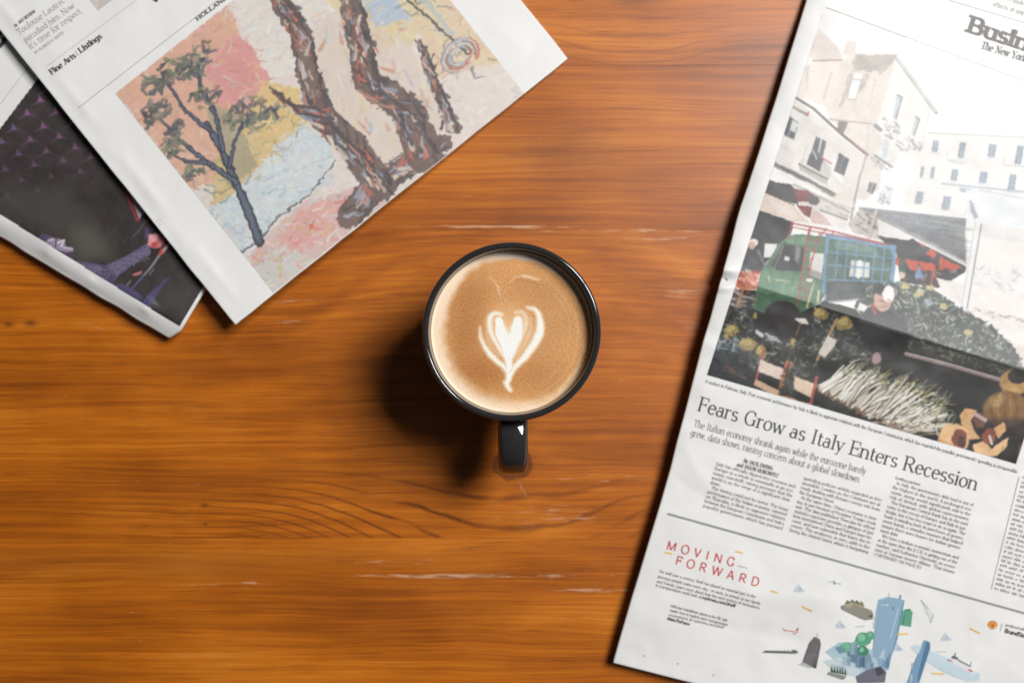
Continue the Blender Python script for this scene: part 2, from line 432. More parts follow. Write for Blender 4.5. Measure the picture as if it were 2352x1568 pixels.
# ------------------------------------------------------------------ painting tools
class Canvas:
    """a printed picture as a grid of cells; ex, ey span it, coordinates are in picture units"""
    def __init__(s, o, ex, ey, W, H, res=0.62):
        s.o = np.array(o, float); s.A = np.array([ex, ey], float).T; s.Ai = np.linalg.inv(s.A)
        s.res = res; s.w = int(W * res) + 1; s.h = int(H * res) + 1
        U, V = np.meshgrid(np.arange(s.w) / res, np.arange(s.h) / res)
        s.X = s.o[0] + s.A[0, 0] * U + s.A[0, 1] * V
        s.Y = s.o[1] + s.A[1, 0] * U + s.A[1, 1] * V
        s.img = np.full((s.h, s.w, 3), 233.0)
        s.T = (1.0, 0.0, 0.0)
        s.wob = 0.0; s.ws = 12.0
        s.NX = (fbm(s.X / 9, s.Y / 9, 3, 3) - 0.5); s.NY = (fbm(s.X / 9, s.Y / 9, 8, 3) - 0.5)
    def tr(s, p):
        p = np.asarray(p, float); return p * s.T[0] + np.array([s.T[1], s.T[2]])
    def box(s, p, pad):
        q = (s.Ai @ (p - s.o).T).T * s.res
        lo = np.floor(q.min(0) - pad * s.res - 2).astype(int); hi = np.ceil(q.max(0) + pad * s.res + 3).astype(int)
        x0, y0 = max(lo[0], 0), max(lo[1], 0); x1, y1 = min(hi[0], s.w), min(hi[1], s.h)
        if x1 <= x0 or y1 <= y0: return None
        return slice(y0, y1), slice(x0, x1)
    def blend(s, b, a, c):
        c = np.asarray(c, float)
        s.img[b] = s.img[b] * (1 - a[..., None]) + c * a[..., None]
    def inside(s, p, b, wob=0):
        X = s.X[b] + s.NX[b] * wob; Y = s.Y[b] + s.NY[b] * wob
        r = np.zeros(X.shape, bool); n = len(p)
        for i in range(n):
            x1, y1 = p[i]; x2, y2 = p[(i + 1) % n]
            if y1 == y2: continue
            r ^= ((y1 > Y) != (y2 > Y)) & (X < (x2 - x1) * (Y - y1) / (y2 - y1) + x1)
        return r
    def fill(s, p, c, a=1.0, wob=0, soft=0):
        p = s.tr(p); b = s.box(p, 3 + wob + soft)
        if b is None: return
        m = s.inside(p, b, wob).astype(float)
        k = int(soft * s.res)
        for ax in (0, 1):
            if k > 0:
                acc = sum(np.roll(m, d, ax) for d in range(-k, k + 1)); m = acc / (2 * k + 1)
        s.blend(b, m * a, c)
    def line(s, p, w, c, a=1.0, w2=None, wob=0):
        p = s.tr(p); w = w * s.T[0]; w2 = w if w2 is None else w2 * s.T[0]
        b = s.box(p, max(w, w2) + wob)
        if b is None: return
        X = s.X[b] + s.NX[b] * wob; Y = s.Y[b] + s.NY[b] * wob
        best = np.full(X.shape, -1e9); L = np.r_[0, np.cumsum(np.hypot(*(p[1:] - p[:-1]).T))]
        for i in range(len(p) - 1):
            d = p[i + 1] - p[i]; l2 = max(d @ d, 1e-9)
            t = np.clip(((X - p[i, 0]) * d[0] + (Y - p[i, 1]) * d[1]) / l2, 0, 1)
            dist = np.hypot(X - p[i, 0] - t * d[0], Y - p[i, 1] - t * d[1])
            ww = w + (w2 - w) * (L[i] + t * (L[i + 1] - L[i])) / max(L[-1], 1e-9)
            best = np.maximum(best, ww / 2 - dist)
        s.blend(b, np.clip(best * s.res + 0.5, 0, 1) * a, c)
    def ell(s, cx, cy, rx, ry, c, a=1.0, rot=0, soft=0.12, wob=0):
        p = s.tr([(cx, cy)])[0]; rx *= s.T[0]; ry *= s.T[0]; R = max(rx, ry)
        b = s.box(np.array([p - R, p + R, p + [R, -R], p + [-R, R]]), 2 + wob)
        if b is None: return
        X = s.X[b] + s.NX[b] * wob - p[0]; Y = s.Y[b] + s.NY[b] * wob - p[1]
        cr, sr = math.cos(rot), math.sin(rot)
        d = np.hypot((X * cr + Y * sr) / rx, (-X * sr + Y * cr) / ry)
        s.blend(b, np.clip((1 + soft / 2 - d) / max(soft, 1e-3), 0, 1) * a, c)
    def strokes(s, n, poly, cols, ln, wd, ang, jit=0.4, a=0.8, wob=2, curve=0.0, seed=None):
        q = np.asarray(poly, float); lo, hi = q.min(0), q.max(0)
        r = random.Random(seed if seed is not None else int(q.sum()) & 0xffff)
        k = 0; tries = 0
        while k < n and tries < n * 12:
            tries += 1
            x = r.uniform(lo[0], hi[0]); y = r.uniform(lo[1], hi[1])
            ins = False
            for i in range(len(q)):
                x1, y1 = q[i]; x2, y2 = q[(i + 1) % len(q)]
                if (y1 > y) != (y2 > y) and x < (x2 - x1) * (y - y1) / (y2 - y1) + x1: ins = not ins
            if not ins: continue
            k += 1
            th = ang + r.gauss(0, jit); l = ln * r.uniform(0.4, 1.3); cv = r.gauss(0, curve)
            c = r.choice(cols); c = tuple(v + r.gauss(0, 6) for v in c)
            dx, dy = math.cos(th) * l / 2, math.sin(th) * l / 2
            p = [(x - dx, y - dy), (x - dy * cv, y + dx * cv), (x + dx, y + dy)]
            s.line(p, wd * r.uniform(0.5, 1.3), c, a * r.uniform(0.6, 1), wd * r.uniform(0.1, 0.8), wob)
    def grain(s, amt, sc, seed=1, oct=3, mult=False):
        n = (fbm(s.X / sc, s.Y / sc, seed, oct) - 0.5) * 2
        n = n * np.clip((244 - s.img.mean(-1)) / 110, 0.12, 1)          # ink only: bare paper stays clean
        s.img = s.img * (1 + n[..., None] * amt) if mult else s.img + n[..., None] * amt
    def build(s, name, zf, parent, mask=None, lift=0.00020):
        Z = zf(s.X, s.Y) + lift
        V = pts_arr(s.X, s.Y, Z).reshape(-1, 3)
        C = ink(np.clip(s.img, 8, 240)).reshape(-1, 3)
        I = np.arange(s.w * s.h).reshape(s.h, s.w)
        F = np.stack([I[:-1, :-1], I[:-1, 1:], I[1:, 1:], I[1:, :-1]], -1).reshape(-1, 4)
        if mask is not None:
            k = s.inside(np.asarray(mask, float), (slice(None), slice(None)))
            kf = (k[:-1, :-1] & k[:-1, 1:] & k[1:, 1:] & k[1:, :-1]).reshape(-1)
            F = F[kf]
            u = np.unique(F); mp = np.zeros(len(V), int); mp[u] = np.arange(len(u))
            V, C, F = V[u], C[u], mp[F]
        me = mesh_np(name, V, F, C)
        o = link(name, me, parent, M_PRINT)
        return o

# ------------------------------------------------------------------ latte
def latte():
    root = thing('latte', 'latte filling the black mug, tan crema with a white milk heart', 'coffee')
    k = 1.4933
    cx, cy, R = 666.0, 641.0, 480.0         # foam disc in close-up units
    zc = 0.0842
    c = Canvas((cx - R - 12, cy - R - 12), (1, 0), (0, 1), 2 * R + 24, 2 * R + 24, 0.42)
    X, Y = c.X, c.Y
    c.NX = (fbm(X / 40, Y / 40, 3, 3) - 0.5); c.NY = (fbm(X / 40, Y / 40, 8, 3) - 0.5)
    dx, dy = X - cx, Y - cy
    r = np.hypot(dx, dy) / R; th = np.arctan2(-dy, dx)     # th: 0 right, 90deg up
    base = np.array([204, 147, 90.0]); c.img[:] = base
    n = fbm(X / 120, Y / 120, 5, 4)[..., None]
    c.img = c.img * (0.93 + 0.16 * n)
    # darker, redder crema left of and below the middle
    def glob(x, y, rx, ry, colr, a):
        w = np.exp(-((X - x) / rx) ** 2 - ((Y - y) / ry) ** 2) * a
        c.img[:] = c.img * (1 - w[..., None]) + np.array(colr, float) * w[..., None]
    glob(400, 640, 120, 230, (166, 106, 52), 0.75)
    glob(500, 880, 150, 110, (166, 103, 48), 0.75)
    glob(780, 880, 160, 100, (172, 112, 58), 0.5)
    glob(420, 420, 110, 90, (170, 112, 58), 0.5)
    glob(860, 420, 140, 110, (176, 124, 72), 0.5)
    glob(960, 640, 110, 200, (188, 138, 86), 0.5)
    glob(660, 620, 230, 190, (205, 152, 98), 0.55)
    # swirls of milk following the wall on the right
    for rr, a0, a1, ww, al in ((0.80, -75, 20, 16, 0.28), (0.70, -60, 45, 12, 0.22), (0.88, -85, -5, 20, 0.30), (0.62, -45, 25, 8, 0.22), (0.76, 20, 70, 12, 0.2)):
        a = np.radians(np.linspace(a0, a1, 18))
        c.line(np.stack([cx + 14 + rr * R * np.cos(a), cy + 8 - rr * R * np.sin(a)], -1), ww * 0.4, (222, 182, 138), al, ww, 14)
    # pale milk rim, wide at left and below, thin at right
    wid = 0.12 + 0.14 * np.clip(np.cos(th - math.radians(205)), 0, 1) + 0.06 * np.clip(np.cos(th - math.radians(285)), 0, 1) ** 2 - 0.03 * np.clip(np.cos(th - math.radians(20)), 0, 1)
    jag = (fbm(X / 46, Y / 46, 21, 4) - 0.5) * 0.07
    e = np.clip((r - (1 - wid) + jag) / (0.12 + 0.10 * np.clip(np.cos(th - math.radians(240)), 0, 1)), 0, 1)
    e = e * e * (3 - 2 * e)
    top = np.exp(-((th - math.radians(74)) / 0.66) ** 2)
    rimc = np.array([244, 224, 200.0])
    fade = 1 - 0.55 * np.exp(-((th - math.radians(-15)) / 0.75) ** 2)
    a = (e * (0.9 * fade))[..., None]
    c.img = c.img * (1 - a) + rimc * a
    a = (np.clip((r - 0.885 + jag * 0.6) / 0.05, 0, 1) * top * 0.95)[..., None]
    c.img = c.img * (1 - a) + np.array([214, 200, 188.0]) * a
    # drawn-out wisps above the heart
    c.wob = 6
    c.line([(515, 310), (560, 330), (590, 390), (618, 460)], 10, (222, 180, 136), 0.5, 26, 12)
    c.line([(540, 300), (575, 350), (600, 420)], 7, (228, 190, 150), 0.5, 9, 10)
    c.line([(600, 400), (622, 470)], 5, (160, 104, 56), 0.5, 8, 6)
    c.line([(655, 345), (690, 312), (740, 300), (830, 325)], 8, (222, 182, 138), 0.6, 22, 10)
    c.line([(735, 308), (780, 316), (820, 330)], 14, (236, 208, 176), 0.7, 8, 8)
    c.line([(690, 330), (760, 335), (830, 360)], 5, (160, 106, 58), 0.35, 9, 8)
    # heart
    W = np.zeros(X.shape)
    def stroke(p, w0, w1, al=1.0, wm=None, soft=24.0):
        w0 *= 1.5; w1 *= 1.4; wm = None if wm is None else wm * 1.55
        p = np.array(p, float)
        q = []
        for i in range(len(p) - 1):
            p0, p1, p2, p3 = p[max(i - 1, 0)], p[i], p[i + 1], p[min(i + 2, len(p) - 1)]
            for t in np.linspace(0, 1, 6)[:-1]:
                q.append(0.5 * ((2 * p1) + (-p0 + p2) * t + (2 * p0 - 5 * p1 + 4 * p2 - p3) * t * t + (-p0 + 3 * p1 - 3 * p2 + p3) * t ** 3))
        q.append(p[-1]); q = np.array(q); m = len(q)
        XX = X + c.NX * 9; YY = Y + c.NY * 9
        best = np.zeros(X.shape)
        for i in range(m - 1):
            d = q[i + 1] - q[i]; t = np.clip(((XX - q[i, 0]) * d[0] + (YY - q[i, 1]) * d[1]) / max(d @ d, 1e-9), 0, 1)
            u = (i + t) / (m - 1)
            ww = w0 + (w1 - w0) * u if wm is None else np.where(u < 0.45, w0 + (wm - w0) * u / 0.45, wm + (w1 - wm) * (u - 0.45) / 0.55)
            dist = np.hypot(XX - q[i, 0] - t * d[0], YY - q[i, 1] - t * d[1])
            best = np.maximum(best, np.clip((ww / 2 - dist) / soft + 0.5, 0, 1))
        np.maximum(W, best * al, out=W)
    stroke([(760, 492), (812, 512), (836, 570), (832, 640), (800, 715), (740, 790), (690, 845), (660, 900)], 6, 18, 0.97, 36)
    stroke([(474, 612), (484, 680), (520, 750), (570, 805), (622, 850), (645, 890)], 5, 20, 0.93, 22)
    stroke([(604, 534), (566, 527), (538, 552), (534, 605), (556, 672), (590, 735), (632, 800)], 13, 14, 0.92, 19)
    stroke([(590, 572), (600, 640), (622, 712), (642, 800)], 30, 26, 1.0, 40, 14)
    stroke([(704, 568), (694, 640), (668, 720), (650, 800)], 30, 28, 1.0, 54, 14)
    stroke([(690, 522), (730, 522), (752, 560), (742, 625), (710, 690), (676, 760), (655, 830)], 8, 14, 0.62, 14)
    stroke([(780, 560), (778, 640), (740, 720), (690, 800)], 4, 10, 0.35, 12)
    stroke([(512, 640), (540, 720), (590, 780)], 5, 10, 0.4, 9)
    stroke([(600, 600), (628, 700), (650, 800)], 26, 30, 0.9, 52, 30)
    stroke([(690, 600), (672, 700), (652, 800)], 26, 30, 0.9, 56, 30)
    stroke([(648, 790), (650, 860), (648, 915), (638, 945), (656, 985)], 34, 17, 1.0, 26)
    stroke([(632, 940), (650, 972)], 22, 20, 0.9)
    glow = np.exp(-((X - 655) / 175) ** 2 - ((Y - 660) / 165) ** 2)
    hm = np.clip(1.15 - np.hypot((X - 660) / 185, (Y - 640) / 190) ** 2, 0, 1) * np.clip((860 - Y) / 200, 0, 1)
    a = (0.75 * hm)[..., None]
    c.img = c.img * (1 - a) + np.array([224, 178, 130.0]) * a
    c.fill([(600, 530), (545, 545), (535, 610), (570, 700), (640, 830), (700, 780), (750, 690), (765, 600), (745, 530), (700, 535), (655, 600)], (232, 196, 156), 0.55, wob=10, soft=30)
    a = W[..., None]
    c.img = c.img * (1 - a) + np.array([250, 245, 236.0]) * a
    c.img += (rng.random(c.img.shape[:2])[..., None] - 0.5) * 8
    # polar mesh sampled from that picture; faces under the milk become the heart
    nr, na = 130, 420
    rad = np.r_[np.linspace(0.004, 0.97, nr - 8), np.linspace(0.976, 1.0, 8)] * 0.0513
    V = []; C = []
    s = (CAM_H - zc) / FPX / 1.7415 / k
    for a in np.arange(na) * 2 * math.pi / na:
        px = cx + rad * np.cos(a) / s; py = cy - rad * np.sin(a) / s
        j = np.clip(((px - c.o[0]) * c.res).astype(int), 0, c.w - 1); i = np.clip(((py - c.o[1]) * c.res).astype(int), 0, c.h - 1)
        t = rad / 0.0513
        z = zc - 0.0004 * (1 - t) + 0.0010 * np.clip((t - 0.97) / 0.03, 0, 1) ** 2
        V.append(np.stack([rad * np.cos(a), rad * np.sin(a), z], -1)); C.append(np.concatenate([np.clip(lin(np.clip(c.img[i, j], 0, 250)) * 1.04, 0, 0.90), W[i, j][:, None]], -1))
    V = np.concatenate(V); C = np.concatenate(C)
    V[:, :2] += MUGC
    I = np.arange(nr * na).reshape(na, nr); I2 = np.roll(I, -1, 0)
    F = np.stack([I[:, :-1], I[:, 1:], I2[:, 1:], I2[:, :-1]], -1).reshape(-1, 4)
    hmask = (C[F, 3].mean(1) > 0.45)
    def part(name, Fk, parent, extra=None):
        u = np.unique(Fk); mp = np.zeros(len(V), int); mp[u] = np.arange(len(u))
        me = mesh_np(name, V[u], mp[Fk], C[u, :3])
        return link(name, me, parent, M_FOAM)
    part('crema', F[~hmask], root)
    h = part('milk_heart', F[hmask], root); h['label'] = 'white steamed-milk heart with layered lobes'
latte()

# ------------------------------------------------------------------ lettering drawn as strokes
def GL():
    G = {}
    V, H, D, d, A, S, O = 'V', 'H', 'D', 'd', 'A', 'S', 'O'
    # ('V',x,y0,y1) stem; ('H',x0,x1,y) bar; ('D'/'d',x0,y0,x1,y1) thick/thin diagonal; ('A',cx,cy,rx,ry,a0,a1) arc; ('S',x,y) serif; ('O',x,y) dot
    arch = lambda x, r: (A, x + r, 30, r, 15, 180, 0)
    G['a'] = (44, [(A, 18, 14, 13, 14, 30, 330), (V, 33, 2, 32), (A, 21, 32, 12, 13, 0, 155), (d, 33, 3, 40, 2)])
    G['b'] = (51, [(V, 9, 0, 72), (A, 26, 23, 17, 23, -180, 180), (S, 5, 71)])
    G['c'] = (42, [(A, 23, 23, 17, 23, 42, 318)])
    G['d'] = (51, [(V, 41, 0, 72), (A, 24, 23, 17, 23, 0, 360), (S, 37, 71), (S, 44, 1)])
    G['e'] = (45, [(A, 23, 23, 17, 23, 4, 318), (H, 7, 40, 26)])
    G['f'] = (29, [(V, 13, 0, 58), (A, 24, 58, 11, 13, 180, 40), (H, 3, 27, 45), (S, 13, 1)])
    G['g'] = (48, [(A, 22, 25, 16, 20, 0, 360), (V, 38, -8, 45), (A, 22, -8, 16, 13, 0, -150)])
    G['h'] = (52, [(V, 9, 0, 72), arch(9, 16), (V, 41, 0, 30), (S, 9, 1), (S, 41, 1), (S, 5, 71)])
    G['i'] = (24, [(V, 12, 0, 46), (O, 12, 63), (S, 12, 1), (S, 9, 45)])
    G['j'] = (22, [(V, 12, -10, 46), (A, 3, -10, 9, 10, 0, -120), (O, 12, 63)])
    G['k'] = (49, [(V, 9, 0, 72), (d, 11, 20, 37, 45), (D, 20, 27, 42, 1), (S, 9, 1), (S, 41, 1), (S, 36, 45), (S, 5, 71)])
    G['l'] = (24, [(V, 12, 0, 72), (S, 12, 1), (S, 8, 71)])
    G['m'] = (78, [(V, 9, 0, 46), arch(9, 14.5), (V, 38, 0, 30), arch(38, 14.5), (V, 67, 0, 30), (S, 9, 1), (S, 38, 1), (S, 67, 1), (S, 5, 45)])
    G['n'] = (52, [(V, 9, 0, 46), arch(9, 16), (V, 41, 0, 30), (S, 9, 1), (S, 41, 1), (S, 5, 45)])
    G['o'] = (47, [(A, 23.5, 23, 18, 23, 0, 360)])
    G['p'] = (51, [(V, 9, -20, 46), (A, 26, 23, 17, 23, -180, 180), (S, 9, -19), (S, 5, 45)])
    G['q'] = (51, [(V, 41, -20, 46), (A, 24, 23, 17, 23, 0, 360), (S, 41, -19)])
    G['r'] = (35, [(V, 9, 0, 46), (A, 22, 30, 13, 15, 175, 45), (S, 9, 1), (S, 5, 45)])
    G['s'] = (38, [(A, 19, 34.5, 12, 11.5, 25, 270), (A, 19, 11.5, 13, 11.5, 90, -155)])
    G['t'] = (30, [(V, 12, 10, 60), (A, 20, 10, 8, 10, 180, 320), (H, 3, 27, 45)])
    G['u'] = (52, [(V, 9, 14, 46), (A, 25, 16, 16, 16, 180, 360), (V, 41, 0, 46), (S, 5, 45), (S, 37, 45), (S, 45, 1)])
    G['v'] = (44, [(D, 6, 45, 22, 0), (d, 38, 45, 22, 0), (S, 6, 45), (S, 38, 45)])
    G['w'] = (66, [(D, 6, 45, 20, 0), (d, 33, 45, 20, 0), (D, 33, 45, 47, 0), (d, 60, 45, 47, 0), (S, 6, 45), (S, 60, 45)])
    G['x'] = (45, [(D, 7, 45, 38, 0), (d, 37, 45, 7, 0), (S, 7, 45), (S, 37, 45), (S, 7, 1), (S, 38, 1)])
    G['y'] = (44, [(D, 6, 45, 23, 2), (d, 38, 45, 15, -19), (d, 15, -19, 6, -17), (S, 6, 45), (S, 38, 45)])
    G['z'] = (40, [(H, 5, 35, 44), (D, 34, 43, 6, 2), (H, 5, 35, 2)])
    G['A'] = (64, [(d, 8, 0, 31, 70), (D, 32, 70, 57, 0), (H, 17, 48, 24), (S, 8, 1), (S, 57, 1)])
    G['B'] = (60, [(V, 12, 0, 70), (A, 30, 53, 18, 17, -90, 90), (A, 31, 18, 21, 18, -90, 90), (H, 12, 31, 69), (H, 12, 31, 36), (H, 12, 31, 1), (S, 9, 1), (S, 9, 69)])
    G['C'] = (64, [(A, 34, 35, 26, 35, 42, 318), (d, 54, 45, 54, 66)])
    G['D'] = (68, [(V, 12, 0, 70), (A, 28, 35, 31, 35, -90, 90), (H, 12, 28, 69), (H, 12, 28, 1), (S, 9, 1), (S, 9, 69)])
    G['E'] = (56, [(V, 12, 0, 70), (H, 12, 49, 68.5), (H, 12, 41, 36), (H, 12, 51, 1.5), (S, 9, 1), (S, 9, 69), (d, 49, 55, 49, 69), (d, 51, 1, 52, 17), (d, 41, 28, 41, 44)])
    G['F'] = (53, [(V, 13, 0, 70), (H, 13, 48, 68.5), (H, 13, 40, 36), (S, 13, 1), (S, 10, 69), (d, 48, 54, 48, 69), (d, 40, 28, 40, 44)])
    G['G'] = (69, [(A, 34, 35, 26, 35, 40, 330), (V, 55, 2, 30), (S, 54, 30), (d, 54, 48, 54, 66)])
    G['H'] = (70, [(V, 13, 0, 70), (V, 57, 0, 70), (H, 13, 57, 36), (S, 13, 1), (S, 57, 1), (S, 13, 69), (S, 57, 69)])
    G['I'] = (34, [(V, 17, 0, 70), (S, 17, 1), (S, 17, 69)])
    G['J'] = (42, [(V, 27, 12, 70), (A, 16, 13, 11, 13, 0, -140), (S, 27, 69)])
    G['K'] = (65, [(V, 12, 0, 70), (d, 14, 27, 50, 69), (D, 26, 41, 56, 0), (S, 12, 1), (S, 12, 69), (S, 50, 69), (S, 57, 1)])
    G['L'] = (54, [(V, 12, 0, 70), (H, 12, 49, 1.5), (S, 12, 69), (S, 9, 1), (d, 49, 1, 50, 17)])
    G['M'] = (82, [(d, 12, 0, 13, 70), (D, 13, 70, 40, 2), (d, 40, 2, 68, 70), (V, 69, 0, 70), (S, 12, 1), (S, 69, 1), (S, 10, 69), (S, 71, 69)])
    G['N'] = (70, [(d, 12, 0, 12, 70), (D, 12, 69, 57, 1), (d, 58, 0, 58, 70), (S, 12, 1), (S, 10, 69), (S, 58, 69)])
    G['O'] = (70, [(A, 35, 35, 28, 35, 0, 360)])
    G['P'] = (58, [(V, 12, 0, 70), (A, 30, 51, 21, 19, -90, 90), (H, 12, 30, 69), (H, 12, 30, 32.5), (S, 12, 1), (S, 9, 69)])
    G['Q'] = (70, [(A, 35, 35, 28, 35, 0, 360), (D, 38, 14, 58, -10)])
    G['R'] = (64, [(V, 12, 0, 70), (A, 30, 52, 20, 18, -90, 90), (H, 12, 30, 69), (H, 12, 30, 34.5), (D, 31, 34, 55, 0), (S, 12, 1), (S, 9, 69), (S, 57, 1)])
    G['S'] = (52, [(A, 26, 52, 18, 17.5, 30, 270), (A, 26, 17.5, 19, 17.5, 90, -150)])
    G['T'] = (58, [(V, 29, 0, 70), (H, 5, 53, 68.5), (S, 29, 1), (d, 5, 54, 5, 69), (d, 53, 54, 53, 69)])
    G['U'] = (68, [(V, 12, 22, 70), (A, 34, 23, 22, 23, 180, 360), (V, 56, 22, 70), (S, 12, 69), (S, 56, 69)])
    G['V'] = (62, [(D, 7, 69, 31, 0), (d, 55, 69, 31, 0), (S, 7, 69), (S, 55, 69)])
    G['W'] = (90, [(D, 7, 69, 27, 0), (d, 45, 69, 27, 0), (D, 45, 69, 64, 0), (d, 83, 69, 64, 0), (S, 7, 69), (S, 83, 69)])
    G['X'] = (62, [(D, 8, 69, 54, 0), (d, 53, 69, 8, 0)])
    G['Y'] = (60, [(D, 6, 69, 30, 32), (d, 54, 69, 30, 32), (V, 30, 0, 33), (S, 6, 69), (S, 54, 69), (S, 30, 1)])
    G['Z'] = (56, [(H, 7, 49, 68), (D, 48, 67, 8, 2), (H, 7, 50, 2)])
    G['2'] = (48, [(A, 24, 50, 17, 18, 160, -30), (d, 39, 42, 8, 3), (H, 8, 41, 3)])
    G['0'] = (50, [(A, 25, 34, 18, 34, 0, 360)])
    G['3'] = (48, [(A, 22, 51, 15, 17, 150, -90), (A, 22, 17, 17, 17, 90, -150)])
    G['.'] = (20, [(O, 9, 4)])
    G[','] = (20, [(O, 9, 4), (d, 11, 4, 6, -12)])
    G["'"] = (16, [(d, 8, 72, 7, 56)])
    G['-'] = (28, [(H, 4, 24, 22)])
    G['|'] = (24, [(d, 12, -12, 12, 76)])
    G['/'] = (34, [(d, 5, -8, 29, 74)])
    G['#'] = (50, [(d, 14, 0, 22, 66), (d, 30, 0, 38, 66), (H, 5, 46, 24), (H, 5, 46, 44)])
    G[' '] = (28, [])
    return G
GLY = GL()
ST = {'serif': dict(T=8.6, t=4.4, ser=7.5, sh=3.6), 'light': dict(T=7.6, t=4.8, ser=6.5, sh=4.0), 'body': dict(T=8.8, t=5.6, ser=6.0, sh=4.0), 'bold': dict(T=17.0, t=9.5, ser=9.5, sh=7.0),
      'slab': dict(T=18.0, t=9.0, ser=10.0, sh=9.0), 'sans': dict(T=9.6, t=9.2, ser=0, sh=0), 'sansbody': dict(T=8.5, t=8.0, ser=0, sh=0), 'sansbold': dict(T=15, t=14, ser=0, sh=0), 'black': dict(T=15.0, t=4.5, ser=9.0, sh=6.0)}

class Ink:
    """flat printed shapes gathered into one mesh lying on a page"""
    def __init__(s, zf): s.zf = zf; s.V = []; s.F = []; s.C = []; s.L = []; s.k = 0
    def ribbon(s, P, W, c):
        P = np.asarray(P, float); n = len(P)
        d = np.gradient(P, axis=0); d /= np.maximum(np.hypot(d[:, 0], d[:, 1]), 1e-9)[:, None]
        nn = np.stack([-d[:, 1], d[:, 0]], -1) * (np.asarray(W, float) / 2).reshape(-1, 1)
        b = len(s.V)
        lift = 0.00028 + (s.k % 9) * 0.000006; s.k += 1
        for i in range(n):
            s.V.append(P[i] + nn[i]); s.V.append(P[i] - nn[i]); s.C += [c, c]; s.L += [lift, lift]
        for i in range(n - 1): s.F.append((b + 2 * i, b + 2 * i + 1, b + 2 * i + 3, b + 2 * i + 2))
    def poly(s, P, c, lift=None):
        b = len(s.V); l = 0.00022 + s.k * 0.0000035 if lift is None else lift; s.k += 1
        for p in P: s.V.append(np.asarray(p, float)); s.C.append(c); s.L.append(l)
        s.F.append(tuple(range(b, b + len(P))))
    def line(s, p0, p1, w, c, n=24):
        t = np.linspace(0, 1, n)[:, None]
        s.ribbon(np.asarray(p0, float) * (1 - t) + np.asarray(p1, float) * t, np.full(n, w), c)
    def text(s, txt, p0, p1, cap, style, c, seg=7, slant=0.0, track=0.0):
        st = ST[style]; p0 = np.asarray(p0, float); p1 = np.asarray(p1, float)
        adv = sum(GLY.get(ch, GLY['o'])[0] for ch in txt) + track * (len(txt) - 1)
        L = np.hypot(*(p1 - p0)); e = (p1 - p0) / L; up = np.array([e[1], -e[0]])
        sx = L / adv; sy = cap / 70.0
        sw = (sx + sy) / 2
        def m(x, y): return p0 + e * ((x + slant * y) * sx) + up * (y * sy)
        x0 = 0.0
        for ch in txt:
            a, gs = GLY.get(ch, GLY['o'])
            for g in gs:
                k = g[0]
                if k == 'V': s.ribbon([m(x0 + g[1], g[2]), m(x0 + g[1], g[3])], [st['T'] * sw] * 2, c)
                elif k == 'H': s.ribbon([m(x0 + g[1], g[3]), m(x0 + g[2], g[3])], [st['t'] * sw] * 2, c)
                elif k in 'Dd':
                    wv = (st['T'] if k == 'D' else st['t']) * sw
                    s.ribbon([m(x0 + g[1], g[2]), m(x0 + g[3], g[4])], [wv] * 2, c)
                elif k == 'A':
                    n = max(4, int(abs(g[6] - g[5]) / 360 * seg * 2) + 2)
                    an = np.radians(np.linspace(g[5], g[6], n))
                    s.ribbon([m(x0 + g[1] + g[3] * math.cos(q), g[2] + g[4] * math.sin(q)) for q in an], [(st['t'] + (st['T'] - st['t']) * abs(math.cos(q)) ** 1.3) * sw for q in an], c)
                elif k == 'S' and st['ser']:
                    s.ribbon([m(x0 + g[1] - st['ser'] - st['T'] * .25, g[2]), m(x0 + g[1] + st['ser'] + st['T'] * .25, g[2])], [st['sh'] * sw] * 2, c)
                elif k == 'O':
                    r = max(st['T'] * 0.62, 4.5)
                    s.ribbon([m(x0 + g[1] - r, g[2]), m(x0 + g[1], g[2]), m(x0 + g[1] + r, g[2])], [r * 1.3 * sw, r * 2 * sw, r * 1.3 * sw], c)
            x0 += a + track
    def build(s, name, parent):
        V = np.array(s.V); Z = s.zf(V[:, 0], V[:, 1]) + np.array(s.L)
        me = mesh_np(name, pts_arr(V[:, 0], V[:, 1], Z), s.F, np.array(s.C), smooth=False)
        return link(name, me, parent, M_PRINT)

BLACK = ink((72, 70, 70)); SOFTBLACK = ink((120, 118, 118)); GREYINK = ink((150, 148, 146)); PALEINK = ink((172, 170, 168))

